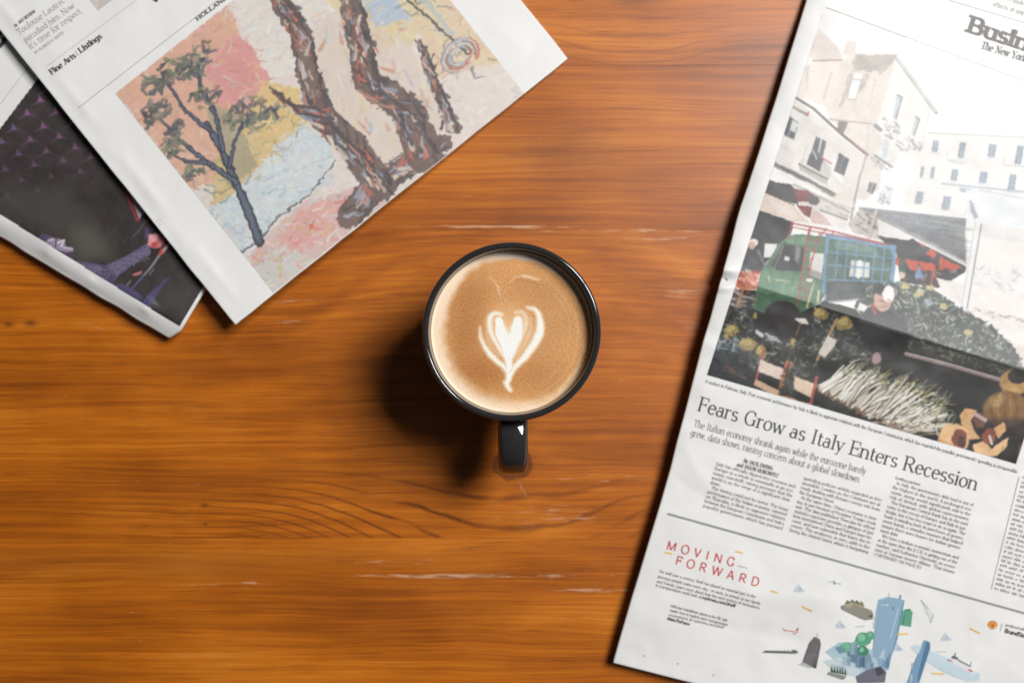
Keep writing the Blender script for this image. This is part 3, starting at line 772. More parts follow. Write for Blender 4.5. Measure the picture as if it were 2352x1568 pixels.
# ------------------------------------------------------------------ sheets of newspaper
def newspaper(name, label, quad_fn, zf, na, nb, layers, base_fn, page_t, seed, edge=0.0016):
    """quad_fn(a,b) gives a point of the page for a,b in 0..1; layers of folded pages lie under it"""
    root = thing(name, label, 'newspaper')
    def ring_sheet(nm, inset, ztop, zbot, na, nb, roll, sd):
        a, b = np.meshgrid(np.linspace(0, 1, na), np.linspace(0, 1, nb))
        X, Y = quad_fn(a, b)
        Z = ztop(X, Y)
        P = pts_arr(X, Y, Z)
        if np.any(inset):
            c = P[..., :2].mean((0, 1))
            # pull the border in by a jittered amount
            for axis, sgn, sl in ((0, 1, (slice(None), 0)), (0, -1, (slice(None), -1)), (1, 1, (0, slice(None))), (1, -1, (-1, slice(None)))):
                q = P[sl][:, :2]; dirv = c - q.mean(0); dirv /= np.linalg.norm(dirv)
                t = np.arange(len(q)) / len(q)
                P[sl][:, :2] += dirv * (inset * (0.6 + 0.8 * vnoise(t * 5, t * 0 + sd, sd)))[:, None]
        V = [tuple(v) for v in P.reshape(-1, 3)]
        I = np.arange(na * nb).reshape(nb, na)
        F = [tuple(f) for f in np.stack([I[:-1, :-1], I[:-1, 1:], I[1:, 1:], I[1:, :-1]], -1).reshape(-1, 4)]
        bd = list(I[0, :]) + list(I[1:, -1]) + list(I[-1, -2::-1]) + list(I[-2:0:-1, 0])
        n = len(bd); Q = np.array([V[i] for i in bd])
        tang = np.roll(Q, -1, 0) - np.roll(Q, 1, 0); out = np.stack([tang[:, 1], -tang[:, 0]], -1)
        out /= np.maximum(np.hypot(out[:, 0], out[:, 1]), 1e-9)[:, None]
        if ((Q[:, :2] - Q[:, :2].mean(0)) * out).sum() < 0: out = -out
        prev = bd
        bx = np.r_[X[0, :], X[1:, -1], X[-1, -2::-1], X[-2:0:-1, 0]]; by = np.r_[Y[0, :], Y[1:, -1], Y[-1, -2::-1], Y[-2:0:-1, 0]]
        zb = zbot(bx, by)
        th = Q[:, 2] - zb
        steps = [(0.35, 0.06), (0.75, 0.22), (1.0, 0.5), (0.9, 0.78), (0.55, 1.0)] if roll else [(0.0, 1.0)]
        for so, sz in steps:
            base = len(V)
            for i in range(n):
                V.append((Q[i, 0] + out[i, 0] * edge * so * (1 if roll else 0), Q[i, 1] + out[i, 1] * edge * so * (1 if roll else 0), Q[i, 2] - th[i] * sz))
            cur = list(range(base, base + n))
            for i in range(n):
                F.append((prev[i], cur[i], cur[(i + 1) % n], prev[(i + 1) % n]))
            prev = cur
        F.append(tuple(prev))
        return link(nm, mesh_np(nm, V, F), root, M_PAPER)
    page = ring_sheet('page', 0.0, zf, lambda x, y: zf(x, y) - page_t, na, nb, True, seed)
    def lay(x, y, f):
        lo = base_fn(x, y); return lo + (zf(x, y) - page_t - 0.00012 - lo) * f
    for k in range(layers):
        f1 = 1.0 - k / layers; f0 = 1.0 - (k + 1.0) / layers
        gap = 0.00015 if k < layers - 1 else 0.0
        ring_sheet('inner_section', (0.0003, 0.0016, 0.0007, 0.0021, 0.0002, 0.0012)[(k + seed) % 6], lambda x, y, f=f1: lay(x, y, f), lambda x, y, f=f0, g=gap: lay(x, y, f) + g, max(10, na // 6), max(10, nb // 6), True, seed + k)
    return root, page

def kink(X, Y, p0, p1, slope, w, ln=0.5):
    # a soft fold line from p0 to p1: the sheet dips on one side of it
    d = np.array(p1, float) - np.array(p0, float); L = np.hypot(*d); d /= L
    t = ((X - p0[0]) * d[0] + (Y - p0[1]) * d[1]) / L; q = (-(X - p0[0]) * d[1] + (Y - p0[1]) * d[0]) * MPP
    m = 1 / (1 + np.exp(-(t + 0.02) * 14)) / (1 + np.exp((t - 1.02) * 14))
    return m * slope * w * np.exp(-(np.sqrt(q * q + 0.003 ** 2) - 0.003) / w)
def wrinkle(X, Y, seed, amp):
    return amp * (fbm(X / 150, Y / 150, seed, 3) - 0.5) * 2 + amp * 0.35 * (fbm(X / 45, Y / 45, seed + 5, 2) - 0.5) * 2

# ---- right-hand paper
def zR(X, Y):
    X = np.asarray(X, float); Y = np.asarray(Y, float)
    u = ((X - 1660) * 0.954 + (Y - 632) * 0.3007) * MPP
    d = ((X - 1660) * 0.3007 - (Y - 632) * 0.954) * MPP
    up = 1 / (1 + np.exp(-d / 0.02))
    z = 0.0180 - (0.016 + 0.016 * up) * np.clip(u, 0, 1) - np.where(d > 0, 0.036 * d, -0.022 * d)
    z += 0.0016 * np.exp(-np.abs(d) / 0.012)
    z -= 0.0035 * np.exp(-np.clip(u + 0.004, 0, 1) / 0.010)              # spine rolls down
    dl = np.hypot((X - 1668) / 30, (Y - 641) / 10)
    z -= 0.0024 * np.exp(-dl ** 2)                                       # dented where the fold meets the spine
    z += 0.0022 * np.exp(-np.hypot((X - 1668) / 22, (Y - 620) / 8) ** 2) + 0.0014 * np.exp(-np.hypot((X - 1660) / 24, (Y - 662) / 8) ** 2)
    z += 0.0009 * np.exp(-((d + 0.05) / 0.006) ** 2) * np.exp(-u / 0.02)
    z += 0.0007 * np.exp(-((d + 0.115) / 0.005) ** 2) * np.exp(-u / 0.025)
    z += wrinkle(X, Y, 31, 0.0009)
    for p0, p1, sl, w in (((1690, 1365), (1935, 1378), 0.10, 0.010), ((1640, 1432), (1850, 1470), -0.11, 0.009), ((1560, 1420), (1700, 1250), 0.07, 0.008), ((1560, 1010), (1625, 1120), 0.10, 0.007), ((1545, 1090), (1640, 1160), -0.10, 0.008), ((2210, 1560), (2352, 1440), 0.07, 0.010), ((1630, 745), (1700, 700), 0.10, 0.006)):
        z += kink(X, Y, p0, p1, sl, w)
    return np.maximum(z, 0.004)
RL = np.array([(1410, 1520), (1542, 1075), (1640, 705), (1661, 632), (1706, 470), (1787, 220), (1874, -60), (1970, -370)], float)
RLt = np.r_[0, np.cumsum(np.hypot(*(RL[1:] - RL[:-1]).T))]; RLt /= RLt[-1]
def quadR(a, b):
    lx = np.interp(b, RLt, RL[:, 0]); ly = np.interp(b, RLt, RL[:, 1])
    lx = lx + 1.6 * (vnoise(b * 26, b * 0, 4) - 0.5) * 2
    sl = 0.255 + 0.062 * b
    W = 980
    return lx + W * a / np.sqrt(1 + sl ** 2), ly + W * a * sl / np.sqrt(1 + sl ** 2)
def baseR(x, y): return np.asarray(x) * 0.0
paperR, pageR = newspaper('newspaper', 'folded newspaper with a market photograph and a headline about Italy entering recession', quadR, zR, 230, 420, 5, baseR, 0.0016, 5, 0.0008)

# ---- upper-left paper, lying across the one below
def uL1(X, Y): return ((np.asarray(X, float) - 540) * 0.781 - (np.asarray(Y, float) - 745) * 0.624) * MPP
def vL1(X, Y): return (-(np.asarray(X, float) - 540) * 0.6235 - (np.asarray(Y, float) - 745) * 0.782) * MPP
def zL1(X, Y):
    u = uL1(X, Y); v = vL1(X, Y)
    z = 0.0226 - 0.056 * np.clip(u, -0.01, 0.40)
    z += 0.0006 * np.exp(-(u - 0.012) ** 2 / 0.004 ** 2) * np.sin(v * 40) ** 2
    for p0, p1, sl, w in (((250, 330), (470, 620), 0.07, 0.006), ((300, 420), (400, 560), -0.08, 0.005), ((120, 120), (330, 400), 0.05, 0.006), ((1130, 60), (1210, 110), 0.06, 0.006), ((420, 560), (520, 700), 0.05, 0.006)):
        z += kink(X, Y, p0, p1, sl, w)
    fade = np.clip(1 - np.clip(u - 0.2, 0, 1) / 0.11, 0.15, 1)
    z += wrinkle(X, Y, 77, 0.0006) * fade
    return z
def quadL1(a, b):
    x = 540 + 763 * a - 0.6235 * 1010 * b; y = 745 - 610 * a - 0.782 * 1010 * b
    x = x + (vnoise(b * 18, a * 9, 9) - 0.5) * 2.0 * ((a < 0.01) | (a > 0.99)); y = y + (vnoise(a * 22, b * 7, 12) - 0.5) * 1.6 * ((b < 0.01))
    return x, y
def baseL1(x, y): return zL1(x, y) - 0.0055
paperL1, pageL1 = newspaper('newspaper', 'arts newspaper page with a colourful painting, lying across another newspaper', quadL1, zL1, 220, 230, 4, baseL1, 0.0007, 8, 0.0003)

# ---- lower-left paper
def dL2(X, Y): return ((np.asarray(X, float) - 398) * 0.514 - (np.asarray(Y, float) - 778) * 0.858) * MPP
def zL2(X, Y):
    d = dL2(X, Y)
    z = 0.0160 - 0.030 * d
    z -= 0.0050 * np.clip(1 - d / 0.014, 0, 1) ** 2
    s = (np.asarray(X, float) * 0.858 + np.asarray(Y, float) * 0.514)
    z += 0.0010 * np.sin(s / 31.0) * np.exp(-((d - 0.006) / 0.007) ** 2) * vnoise(s / 60, d * 0, 3)
    for p0, p1, sl, w in (((105, 585), (125, 555), 0.25, 0.004), ((215, 640), (235, 610), -0.3, 0.004), ((330, 715), (350, 690), 0.3, 0.004)):
        z += kink(X, Y, p0, p1, sl, w)
    z += wrinkle(X, Y, 55, 0.0005) * np.clip(1 - d / 0.1, 0.2, 1)
    return z
def quadL2(a, b):
    # a runs along the bottom edge from its end corner, b across
    e = np.array([-0.858, -0.514]); n = np.array([0.514, -0.858])
    w = (vnoise(a * 16, a * 0, 6) - 0.5) * 3.0 * (b < 0.02)
    # snipped corner
    cut = np.clip(1 - a / 0.03, 0, 1) * np.clip(1 - b / 0.05, 0, 1) * 12
    x = 398 + e[0] * (780 * a + cut) + n[0] * (505 * b + w); y = 778 + e[1] * (780 * a + cut) + n[1] * (505 * b + w)
    return x, y
paperL2, pageL2 = newspaper('newspaper', 'folded newspaper with a dark theatre photograph, partly covered by the arts page', quadL2, zL2, 200, 150, 4, baseR, 0.0030, 3, 0.0014)

#PRINT_BEGIN
# ------------------------------------------------------------------ right paper: market photograph
def market():
    c = Canvas((1624, 860.7), (0.961, 0.2766), (0.305, -0.952), 740, 872, 0.62)
    def R5(): c.T = (0.29299, 1665.2, 0.0)
    def R6(): c.T = (0.3408, 1550.4, 402.0)
    def R7(): c.T = (0.36523, 1493.0, 803.9)
    c.img[:] = (236, 236, 236)
    R5()
    c.fill([(740, 225), (890, 380), (930, 475), (690, 480), (655, 425)], (222, 208, 200), wob=2)
    c.fill([(690, 480), (960, 470), (1000, 560), (830, 930), (780, 830), (540, 760), (560, 600)], (232, 221, 211), wob=3)
    c.line([(690, 478), (940, 472)], 9, (150, 125, 112)); c.line([(840, 560), (770, 790)], 9, (190, 170, 158), 0.7); c.line([(650, 520), (640, 700)], 22, (206, 190, 178), 0.6, 8, 4)
    c.fill([(960, 320), (1030, 325), (1022, 435), (915, 435)], (222, 208, 198), wob=2)
    c.fill([(1010, 430), (1335, 425), (1345, 480), (1190, 975), (820, 930), (880, 700), (900, 560), (920, 470)], (226, 215, 206), wob=2)
    c.fill([(1010, 432), (1335, 426), (1310, 500), (1230, 570), (1100, 560), (1000, 560)], (178, 170, 163), 0.85, wob=14, soft=3)
    c.line([(985, 600), (950, 720), (900, 830)], 46, (190, 178, 168), 0.7, 20, 8); c.line([(1110, 600), (1060, 720)], 40, (184, 176, 168), 0.6, 16, 8); c.line([(1180, 620), (1140, 800)], 14, (206, 186, 172), 0.7, 8, 5)
    c.fill([(1008, 580), (1085, 583), (1022, 782), (958, 775)], (240, 240, 240)); c.line([(1008, 580), (958, 775), (1022, 782), (1085, 583)], 5, (170, 165, 160)); c.line([(1000, 625), (1072, 628)], 8, (165, 160, 156))
    c.fill([(1345, 440), (1610, 880), (1560, 1060), (1540, 1180), (1500, 1260), (1250, 1150), (1190, 975)], (236, 230, 226), wob=1)
    c.line([(1335, 440), (1655, 885)], 26, (168, 164, 162)); c.line([(1345, 450), (1650, 875)], 9, (238, 238, 238)); c.line([(1600, 890), (1540, 1170)], 6, (200, 198, 197))
    for q in ([(1350, 745), (1388, 762), (1340, 935), (1312, 920)], [(1495, 915), (1525, 935), (1482, 1065), (1458, 1050)]):
        c.fill(q, (196, 205, 211)); c.line(q[:2] + q[2:3], 9, (118, 128, 138))
    c.fill([(820, 930), (1180, 975), (1255, 1150), (1210, 1480), (1100, 1568), (990, 1568), (1110, 1210)], (222, 213, 206), wob=2)
    c.line([(820, 938), (1160, 972)], 8, (160, 150, 142)); c.fill([(890, 950), (965, 958), (930, 1050), (880, 1010)], (130, 122, 120)); c.line([(1130, 970), (1110, 1200)], 10, (214, 200, 190))
    for (x, y, n) in ((1310, 990, 26), (1480, 1135, 26), (1225, 1290, 26), (1290, 1060, 10), (1370, 1150, 8)):
        c.strokes(n, np.array([(x - 70, y - 60), (x + 60, y - 20), (x + 70, y + 60), (x - 50, y + 20)]) * 1.0, [(140, 142, 144), (172, 174, 176), (118, 122, 124)], 40, 10, 0.9, 0.6, 0.7, 3, seed=x)
    # strokes() works in the local zoom frame too
    c.fill([(1255, 1060), (1390, 1170), (1300, 1310), (1170, 1240)], (224, 220, 216), 0.7); c.fill([(1250, 1090), (1290, 1110), (1260, 1250), (1220, 1230)], (200, 208, 214)); c.line([(1175, 1220), (1310, 1310)], 14, (140, 140, 142))
    c.line([(1180, 985), (1220, 1020)], 30, (120, 122, 126), 0.8); c.line([(1260, 1060), (1310, 1090)], 16, (150, 150, 152), 0.8); c.line([(1340, 1130), (1390, 1175)], 14, (150, 152, 154), 0.8)
    # near house at left
    c.fill([(555, 765), (1110, 1215), (1000, 1568), (850, 1568), (300, 1250), (400, 1060)], (224, 218, 213), wob=1)
    c.fill([(420, 1110), (560, 1200), (520, 1330), (380, 1280)], (205, 200, 196), 0.6, wob=16, soft=4); c.fill([(620, 900), (780, 1000), (700, 1090), (580, 1000)], (212, 206, 202), 0.6, wob=14, soft=4)
    c.line([(550, 765), (690, 850), (900, 1040), (1115, 1215)], 20, (112, 104, 98)); c.line([(560, 790), (690, 880), (900, 1065), (1100, 1225)], 8, (240, 238, 236)); c.line([(525, 835), (650, 905)], 26, (150, 132, 118), 0.9, 20, 4); c.line([(655, 880), (640, 905)], 12, (190, 80, 66))
    c.line([(1000, 1110), (1110, 1215)], 10, (205, 120, 104), 0.7)
    c.line([(1108, 1215), (1010, 1568)], 12, (170, 162, 158))
    for q in ([(497, 905), (578, 962), (540, 1097), (453, 1055)], [(895, 1198), (975, 1250), (932, 1378), (857, 1342)]): c.fill(q, (92, 95, 102), wob=1)
    c.fill([(537, 945), (574, 968), (548, 1042), (513, 1020)], (208, 210, 212)); c.line([(533, 940), (500, 1060)], 6, (214, 212, 210)); c.line([(935, 1225), (895, 1360)], 5, (140, 142, 148))
    c.fill([(715, 1070), (795, 1110), (745, 1335), (648, 1290)], (104, 106, 112)); c.line([(757, 1090), (735, 1190)], 12, (222, 222, 222)); c.fill([(665, 1200), (770, 1250), (740, 1345), (640, 1290)], (78, 78, 84))
    c.line([(585, 1288), (800, 1405)], 22, (128, 124, 120)); c.line([(590, 1280), (800, 1392)], 7, (205, 203, 200))
    for i in range(11):
        x = 590 + i * 20; y = 1310 + i * 11; c.line([(x, y), (x + 10, y + 34)], 9, (112, 106, 100), 0.9, 4)
    for i in range(8): c.line([(760 + i * 10, 1250 + i * 9), (745 + i * 10, 1370 + i * 4)], 4, (150, 148, 146))
    c.line([(690, 1180), (720, 1250)], 8, (232, 230, 228)); c.line([(755, 1235), (835, 1285)], 10, (172, 86, 78)); c.line([(640, 1150), (600, 1290)], 5, (178, 172, 168)); c.line([(870, 1370), (920, 1425)], 30, (236, 236, 236))
    c.line([(378, 1285), (620, 1400), (860, 1530)], 40, (116, 112, 108), 0.9, 34, 6); c.line([(375, 1280), (850, 1512)], 8, (66, 64, 64)); c.line([(390, 1320), (700, 1460)], 10, (215, 212, 208), 0.8, 8, 6); c.line([(400, 1350), (640, 1460)], 8, (208, 206, 202), 0.7, 8, 6)
    c.fill([(860, 1530), (1010, 1450), (1000, 1600), (830, 1600)], (216, 206, 198), 0.8)
    # far terrace at right
    c.fill([(1590, 1040), (2500, 1085), (2500, 2100), (1380, 2100), (1400, 1568), (1500, 1260), (1550, 1150)], (234, 230, 227))
    c.line([(1590, 1042), (2500, 1085)], 10, (205, 198, 194))
    wc = (148, 164, 180)
    for (x0, y0, x1, y1) in ((1618, 1100, 1680, 1195), (1822, 1115, 1890, 1242), (2055, 1130, 2130, 1235), (2268, 1140, 2345, 1292), (1525, 1300, 1565, 1395), (1605, 1305, 1648, 1400), (1765, 1325, 1832, 1420), (1988, 1345, 2062, 1440), (2212, 1365, 2288, 1500), (1495, 1500, 1560, 1568), (1710, 1540, 1775, 1640), (2400, 1160, 2460, 1300), (2420, 1380, 2480, 1500)):
        k = (y1 - y0) * 0.16
        c.fill([(x0 + k, y0), (x1, y0 + 6), (x1 - k, y1), (x0, y1 - 6)], wc); c.line([((x0 + x1) / 2 + k / 2, y0), ((x0 + x1) / 2 - k / 2, y1)], 5, (186, 196, 205)); c.line([(x0 - 16, y1 + 6), (x1 + 10, y1 + 12)], 9, (212, 214, 217))
    c.line([(1745, 1180), (1740, 1250), (1890, 1275)], 6, (196, 200, 204)); c.line([(2190, 1230), (2185, 1295), (2344, 1310)], 6, (196, 200, 204)); c.line([(1700, 1440), (2500, 1520)], 16, (178, 188, 198)); c.line([(1690, 1475), (2000, 1500)], 14, (222, 222, 222)); c.fill([(1840, 1470), (2010, 1490), (2000, 1520), (1840, 1505)], (168, 182, 194)); c.line([(1870, 1290), (1740, 1255)], 8, (200, 202, 204))
    R6()
    c.fill([(1310, 45), (1360, 60), (1335, 130), (1295, 115)], (120, 118, 120)); c.line([(1335, 55), (1315, 125)], 6, (190, 186, 184)); c.fill([(1410, 60), (1470, 80), (1450, 200), (1360, 190)], (214, 218, 222), wob=8); c.strokes(14, [(1400, 60), (1470, 80), (1450, 190), (1370, 180)], [(150, 160, 170), (120, 126, 134), (236, 236, 236)], 40, 10, 1.0, 0.7, 0.7, seed=3)
    c.line([(1250, -10), (1185, 300)], 14, (158, 152, 150)); c.line([(1258, -10), (1195, 300)], 4, (225, 222, 220))
    for q in ([(1632, 110), (1680, 120), (1660, 200), (1612, 190)], [(1812, 140), (1865, 150), (1840, 238), (1792, 230)], [(1965, 190), (2000, 200), (1990, 270), (1955, 260)]): c.fill(q, (156, 170, 184))
    c.fill([(1960, 100), (2060, 90), (2352, 160), (2352, 400), (2040, 330), (1960, 290)], (226, 230, 234), 0.9); c.line([(2050, 100), (2500, 190)], 14, (206, 212, 218)); c.line([(1990, 180), (2040, 330)], 22, (150, 156, 162), 0.8, 40, 8)
    # lower walls under the awnings
    c.fill([(640, 20), (1200, 210), (1160, 310), (980, 240), (820, 190), (780, 60)], (218, 210, 203), wob=3); c.line([(800, 60), (1170, 250)], 16, (150, 146, 142), 0.7, 12, 5); c.strokes(30, [(820, 80), (1180, 220), (1160, 290), (960, 200)], [(175, 170, 166), (234, 232, 230), (146, 142, 140)], 60, 8, 0.45, 0.2, 0.7, seed=4)
    c.fill([(625, 30), (700, 52), (785, 62), (830, 130), (830, 200), (700, 165), (585, 112)], (58, 58, 60), wob=3); c.line([(600, 112), (720, 170), (800, 205)], 10, (90, 70, 60), wob=3)
    c.fill([(805, 88), (900, 112), (975, 160), (930, 180), (820, 182)], (138, 62, 58), wob=4); c.fill([(880, 120), (980, 165), (950, 205), (900, 190)], (92, 90, 92), wob=6)
    c.fill([(600, 118), (800, 206), (912, 322), (800, 312), (548, 230)], (219, 200, 184)); c.fill([(640, 170), (780, 230), (830, 290), (700, 260)], (228, 216, 206), 0.7, wob=8)
    c.fill([(815, 200), (925, 215), (912, 292), (870, 270)], (138, 66, 62)); c.fill([(930, 222), (1000, 272), (1062, 345), (918, 322), (915, 290)], (212, 182, 176)); c.fill([(975, 238), (1155, 305), (1150, 372), (1060, 345), (1000, 270)], (230, 224, 222)); c.line([(975, 236), (1160, 302)], 8, (120, 112, 110))
    c.fill([(548, 232), (802, 316), (775, 420), (700, 470), (640, 560), (590, 620), (430, 560), (470, 440)], (48, 47, 50), wob=2); c.fill([(560, 260), (650, 310), (600, 420), (520, 400)], (70, 68, 72), 0.7, soft=6)
    c.fill([(605, 462), (692, 465), (655, 555), (598, 556)], (222, 219, 217))
    c.ell(530, 455, 30, 26, (228, 224, 220)); c.ell(519, 475, 21, 28, (206, 158, 138)); c.fill([(492, 512), (556, 496), (590, 530), (607, 605), (560, 690), (412, 655), (438, 570)], (50, 52, 60), wob=3); c.line([(560, 510), (600, 600)], 18, (118, 122, 132), 0.8); c.fill([(470, 560), (560, 560), (540, 640), (450, 640)], (80, 82, 90), 0.6, soft=5)
    c.fill([(400, 660), (570, 660), (560, 775), (385, 765)], (205, 120, 92), wob=5); c.strokes(60, [(400, 640), (575, 650), (560, 775), (385, 765)], [(226, 120, 90), (200, 62, 46), (238, 206, 178), (232, 160, 120), (170, 60, 50)], 34, 17, 0.2, 0.6, 0.9, seed=6)
    c.fill([(375, 770), (560, 780), (545, 930), (340, 880)], (58, 50, 50), wob=4); c.strokes(26, [(375, 770), (560, 780), (540, 930), (345, 880)], [(214, 205, 198), (120, 90, 70), (40, 36, 36), (180, 165, 150)], 60, 15, 0.2, 0.5, 0.9, seed=7); c.line([(470, 740), (395, 945)], 15, (170, 110, 66))
    # canopy and what hangs below it
    c.fill([(1215, 200), (1965, 275), (1955, 400), (1962, 600), (1900, 570), (1500, 360)], (140, 144, 150))
    c.strokes(26, [(1500, 270), (1940, 310), (1950, 520), (1700, 430)], [(176, 180, 184), (112, 116, 122), (156, 160, 166)], 300, 9, 0.13, 0.05, 0.7, seed=8); c.fill([(1640, 380), (1960, 420), (1960, 590), (1880, 555)], (104, 106, 112), 0.7, soft=6)
    c.fill([(1250, 225), (1500, 355), (1480, 470), (1200, 390), (1165, 330)], (196, 186, 180), wob=3); c.strokes(20, [(1250, 240), (1450, 340), (1400, 420), (1200, 350)], [(90, 84, 84), (214, 208, 204), (150, 120, 110)], 70, 12, 0.5, 0.5, 0.8, seed=9)
    c.fill([(1370, 300), (1570, 395), (1500, 470), (1370, 400)], (226, 224, 222), wob=3)
    c.fill([(1360, 410), (1560, 440), (1700, 480), (1960, 600), (1960, 650), (1780, 760), (1520, 720), (1490, 520)], (66, 64, 68), wob=3); c.fill([(1540, 460), (1600, 425), (1660, 470), (1600, 510)], (52, 52, 56))
    c.line([(1215, 205), (1600, 245), (1968, 285)], 17, (236, 236, 236)); c.line([(1250, 228), (1500, 350), (1960, 592)], 15, (176, 172, 170)); c.line([(1240, 220), (1960, 600)], 4, (120, 116, 116))
    for i in range(12): c.line([(1700 + i * 22, 470 + i * 11.4), (1716 + i * 22, 482 + i * 11.4)], 14, (222, 218, 216))
    c.line([(1357, 240), (1303, 425)], 20, (206, 188, 176)); c.line([(1368, 240), (1316, 425)], 4, (130, 116, 110))
    for q in ([(1718, 498), (1768, 522), (1745, 562), (1685, 532)], [(1560, 565), (1750, 600), (1765, 640), (1600, 645), (1545, 610)], [(1785, 548), (1935, 625), (1900, 640), (1775, 640)], [(1640, 450), (1700, 475), (1660, 480)], [(1430, 545), (1530, 560), (1510, 610), (1450, 600)]): c.fill(q, (206, 74, 52), wob=5)
    c.strokes(26, [(1540, 600), (1900, 640), (1760, 760), (1520, 700)], [(196, 72, 54), (70, 68, 76), (110, 60, 56), (48, 46, 50), (150, 130, 126)], 46, 20, 0.7, 0.7, 0.85, seed=10)
    c.fill([(1640, 610), (1680, 690), (1610, 700)], (112, 150, 186), wob=3); c.fill([(1545, 640), (1600, 650), (1640, 730), (1560, 720)], (52, 54, 62), wob=4); c.line([(1740, 640), (1725, 760)], 14, (190, 84, 70)); c.ell(1530, 670, 22, 28, (206, 176, 160)); c.fill([(1510, 570), (1560, 560), (1555, 660), (1515, 650)], (70, 96, 90), wob=3)
    # white tent wall and poles at right
    c.fill([(2060, 330), (2500, 380), (2500, 1400), (2180, 1100), (1960, 900), (1950, 760)], (235, 229, 226))
    c.fill([(2050, 420), (2500, 480), (2500, 380), (2060, 330)], (222, 220, 219), 0.8); c.strokes(34, [(2020, 600), (2330, 640), (2300, 780), (2000, 760)], [(184, 198, 206), (200, 210, 214), (168, 176, 182)], 44, 15, 0.6, 0.7, 0.6, seed=12)
    c.strokes(24, [(1960, 880), (2352, 970), (2352, 1010), (1980, 930)], [(160, 172, 160), (140, 140, 136), (190, 150, 136)], 46, 10, 0.25, 0.4, 0.75, seed=13); c.fill([(1760, 690), (1950, 740), (1940, 880), (1800, 790)], (228, 222, 218))
    c.fill([(2200, 1120), (2500, 1200), (2500, 1420), (2150, 1250)], (214, 196, 186), 0.7, soft=6)
    c.line([(2045, 310), (1950, 890)], 46, (228, 229, 230)); c.line([(2065, 330), (1968, 900)], 7, (120, 120, 122)); c.line([(2025, 320), (1932, 880)], 6, (190, 190, 192))
    # van
    c.fill([(770, 405), (850, 398), (1040, 420), (1470, 470), (1460, 720), (1010, 800), (990, 850), (840, 935), (560, 935), (528, 900), (545, 800), (580, 650), (640, 560), (700, 462)], (82, 120, 94), wob=2)
    c.fill([(770, 405), (1030, 425), (1020, 480), (740, 455)], (102, 138, 112), wob=3); c.fill([(590, 640), (820, 660), (980, 720), (960, 830), (560, 780)], (88, 138, 102), 0.9, soft=4); c.fill([(560, 780), (960, 850), (840, 935), (528, 905)], (52, 96, 62), 0.8, soft=4)
    c.strokes(26, [(600, 660), (960, 720), (900, 850), (580, 800)], [(190, 188, 150), (120, 160, 128), (150, 160, 130)], 34, 8, 0.3, 0.8, 0.5, seed=14); c.line([(670, 705), (770, 715)], 12, (190, 184, 140), 0.8, 8, 5); c.line([(630, 680), (640, 720)], 7, (200, 190, 130))
    c.fill([(742, 462), (880, 488), (858, 650), (678, 640), (650, 600)], (58, 58, 62)); c.line([(742, 455), (645, 605)], 14, (70, 92, 78)); c.line([(730, 480), (665, 640)], 5, (150, 150, 146)); c.fill([(740, 545), (772, 552), (768, 580), (735, 572)], (214, 214, 214)); c.fill([(815, 480), (850, 490), (830, 600), (805, 570)], (150, 150, 148), 0.7); c.line([(880, 490), (860, 660)], 12, (84, 120, 92))
    c.fill([(915, 520), (1008, 532), (985, 705), (898, 672)], (216, 212, 206), wob=2); c.fill([(905, 630), (990, 660), (985, 705), (898, 672)], (150, 140, 134), 0.8)
    c.fill([(1042, 430), (1475, 498), (1450, 720), (1300, 800), (1005, 800)], (78, 108, 96)); c.fill([(1040, 700), (1400, 720), (1300, 830), (1000, 860)], (74, 80, 84), 0.9, soft=4); c.fill([(1060, 440), (1300, 470), (1400, 540), (1080, 500)], (116, 150, 132), 0.7, soft=5)
    c.fill([(1190, 572), (1312, 590), (1308, 692), (1172, 682)], (206, 208, 206)); c.line([(1245, 585), (1235, 685)], 26, (232, 232, 230))
    blue = (104, 148, 186)
    for i in range(7):
        x = 1105 + i * 62; c.line([(x, 425 + i * 11), (x - 26, 705 + i * 4)], 9, blue)
    for y, y2 in ((520, 560), (605, 640), (705, 720)): c.line([(1030, y), (1465, y2)], 9, blue)
    c.line([(1030, 410), (1250, 440), (1475, 488)], 34, blue); c.line([(1036, 405), (1012, 560), (1000, 790)], 20, blue); c.line([(1470, 485), (1478, 560), (1462, 720)], 26, blue)
    red = (182, 74, 64)
    c.line([(785, 325), (1000, 365), (1440, 470)], 10, red); c.line([(785, 350), (1000, 392), (1400, 465)], 7, red); c.line([(790, 318), (760, 430)], 10, red); c.line([(910, 345), (895, 400)], 8, red); c.line([(1070, 375), (1060, 400)], 8, red); c.line([(1020, 360), (985, 410)], 7, red)
    c.line([(915, 350), (870, 560), (822, 880)], 9, red); c.line([(978, 390), (925, 560), (868, 830)], 9, red)
    for t in np.linspace(0.1, 0.95, 7): c.line([(905 - 78 * t, 380 + 480 * t), (968 - 96 * t, 400 + 440 * t)], 7, red)
    c.ell(722, 965, 128, 118, (30, 26, 28)); c.ell(722, 975, 100, 92, (46, 34, 36), 0.8); c.line([(935, 728), (888, 892)], 11, (214, 178, 140)); c.fill([(890, 695), (930, 702), (920, 725), (885, 715)], (222, 214, 206)); c.line([(970, 780), (962, 850)], 14, (214, 196, 160))
    # cauliflower heaps
    pile = [(1215, 870), (1260, 800), (1320, 752), (1450, 722), (1560, 728), (1720, 752), (1860, 850), (2020, 960), (2120, 1010), (2250, 1120), (2330, 1240), (2330, 1320), (1560, 1095), (1540, 960), (1250, 965)]
    c.fill(pile, (78, 84, 80), wob=14)
    c.strokes(520, pile, [(208, 208, 188), (150, 160, 152), (96, 104, 96), (54, 60, 56), (176, 186, 182), (122, 134, 132), (66, 72, 66)], 40, 10, 1.0, 0.9, 0.9, 3, 0.5, seed=15)
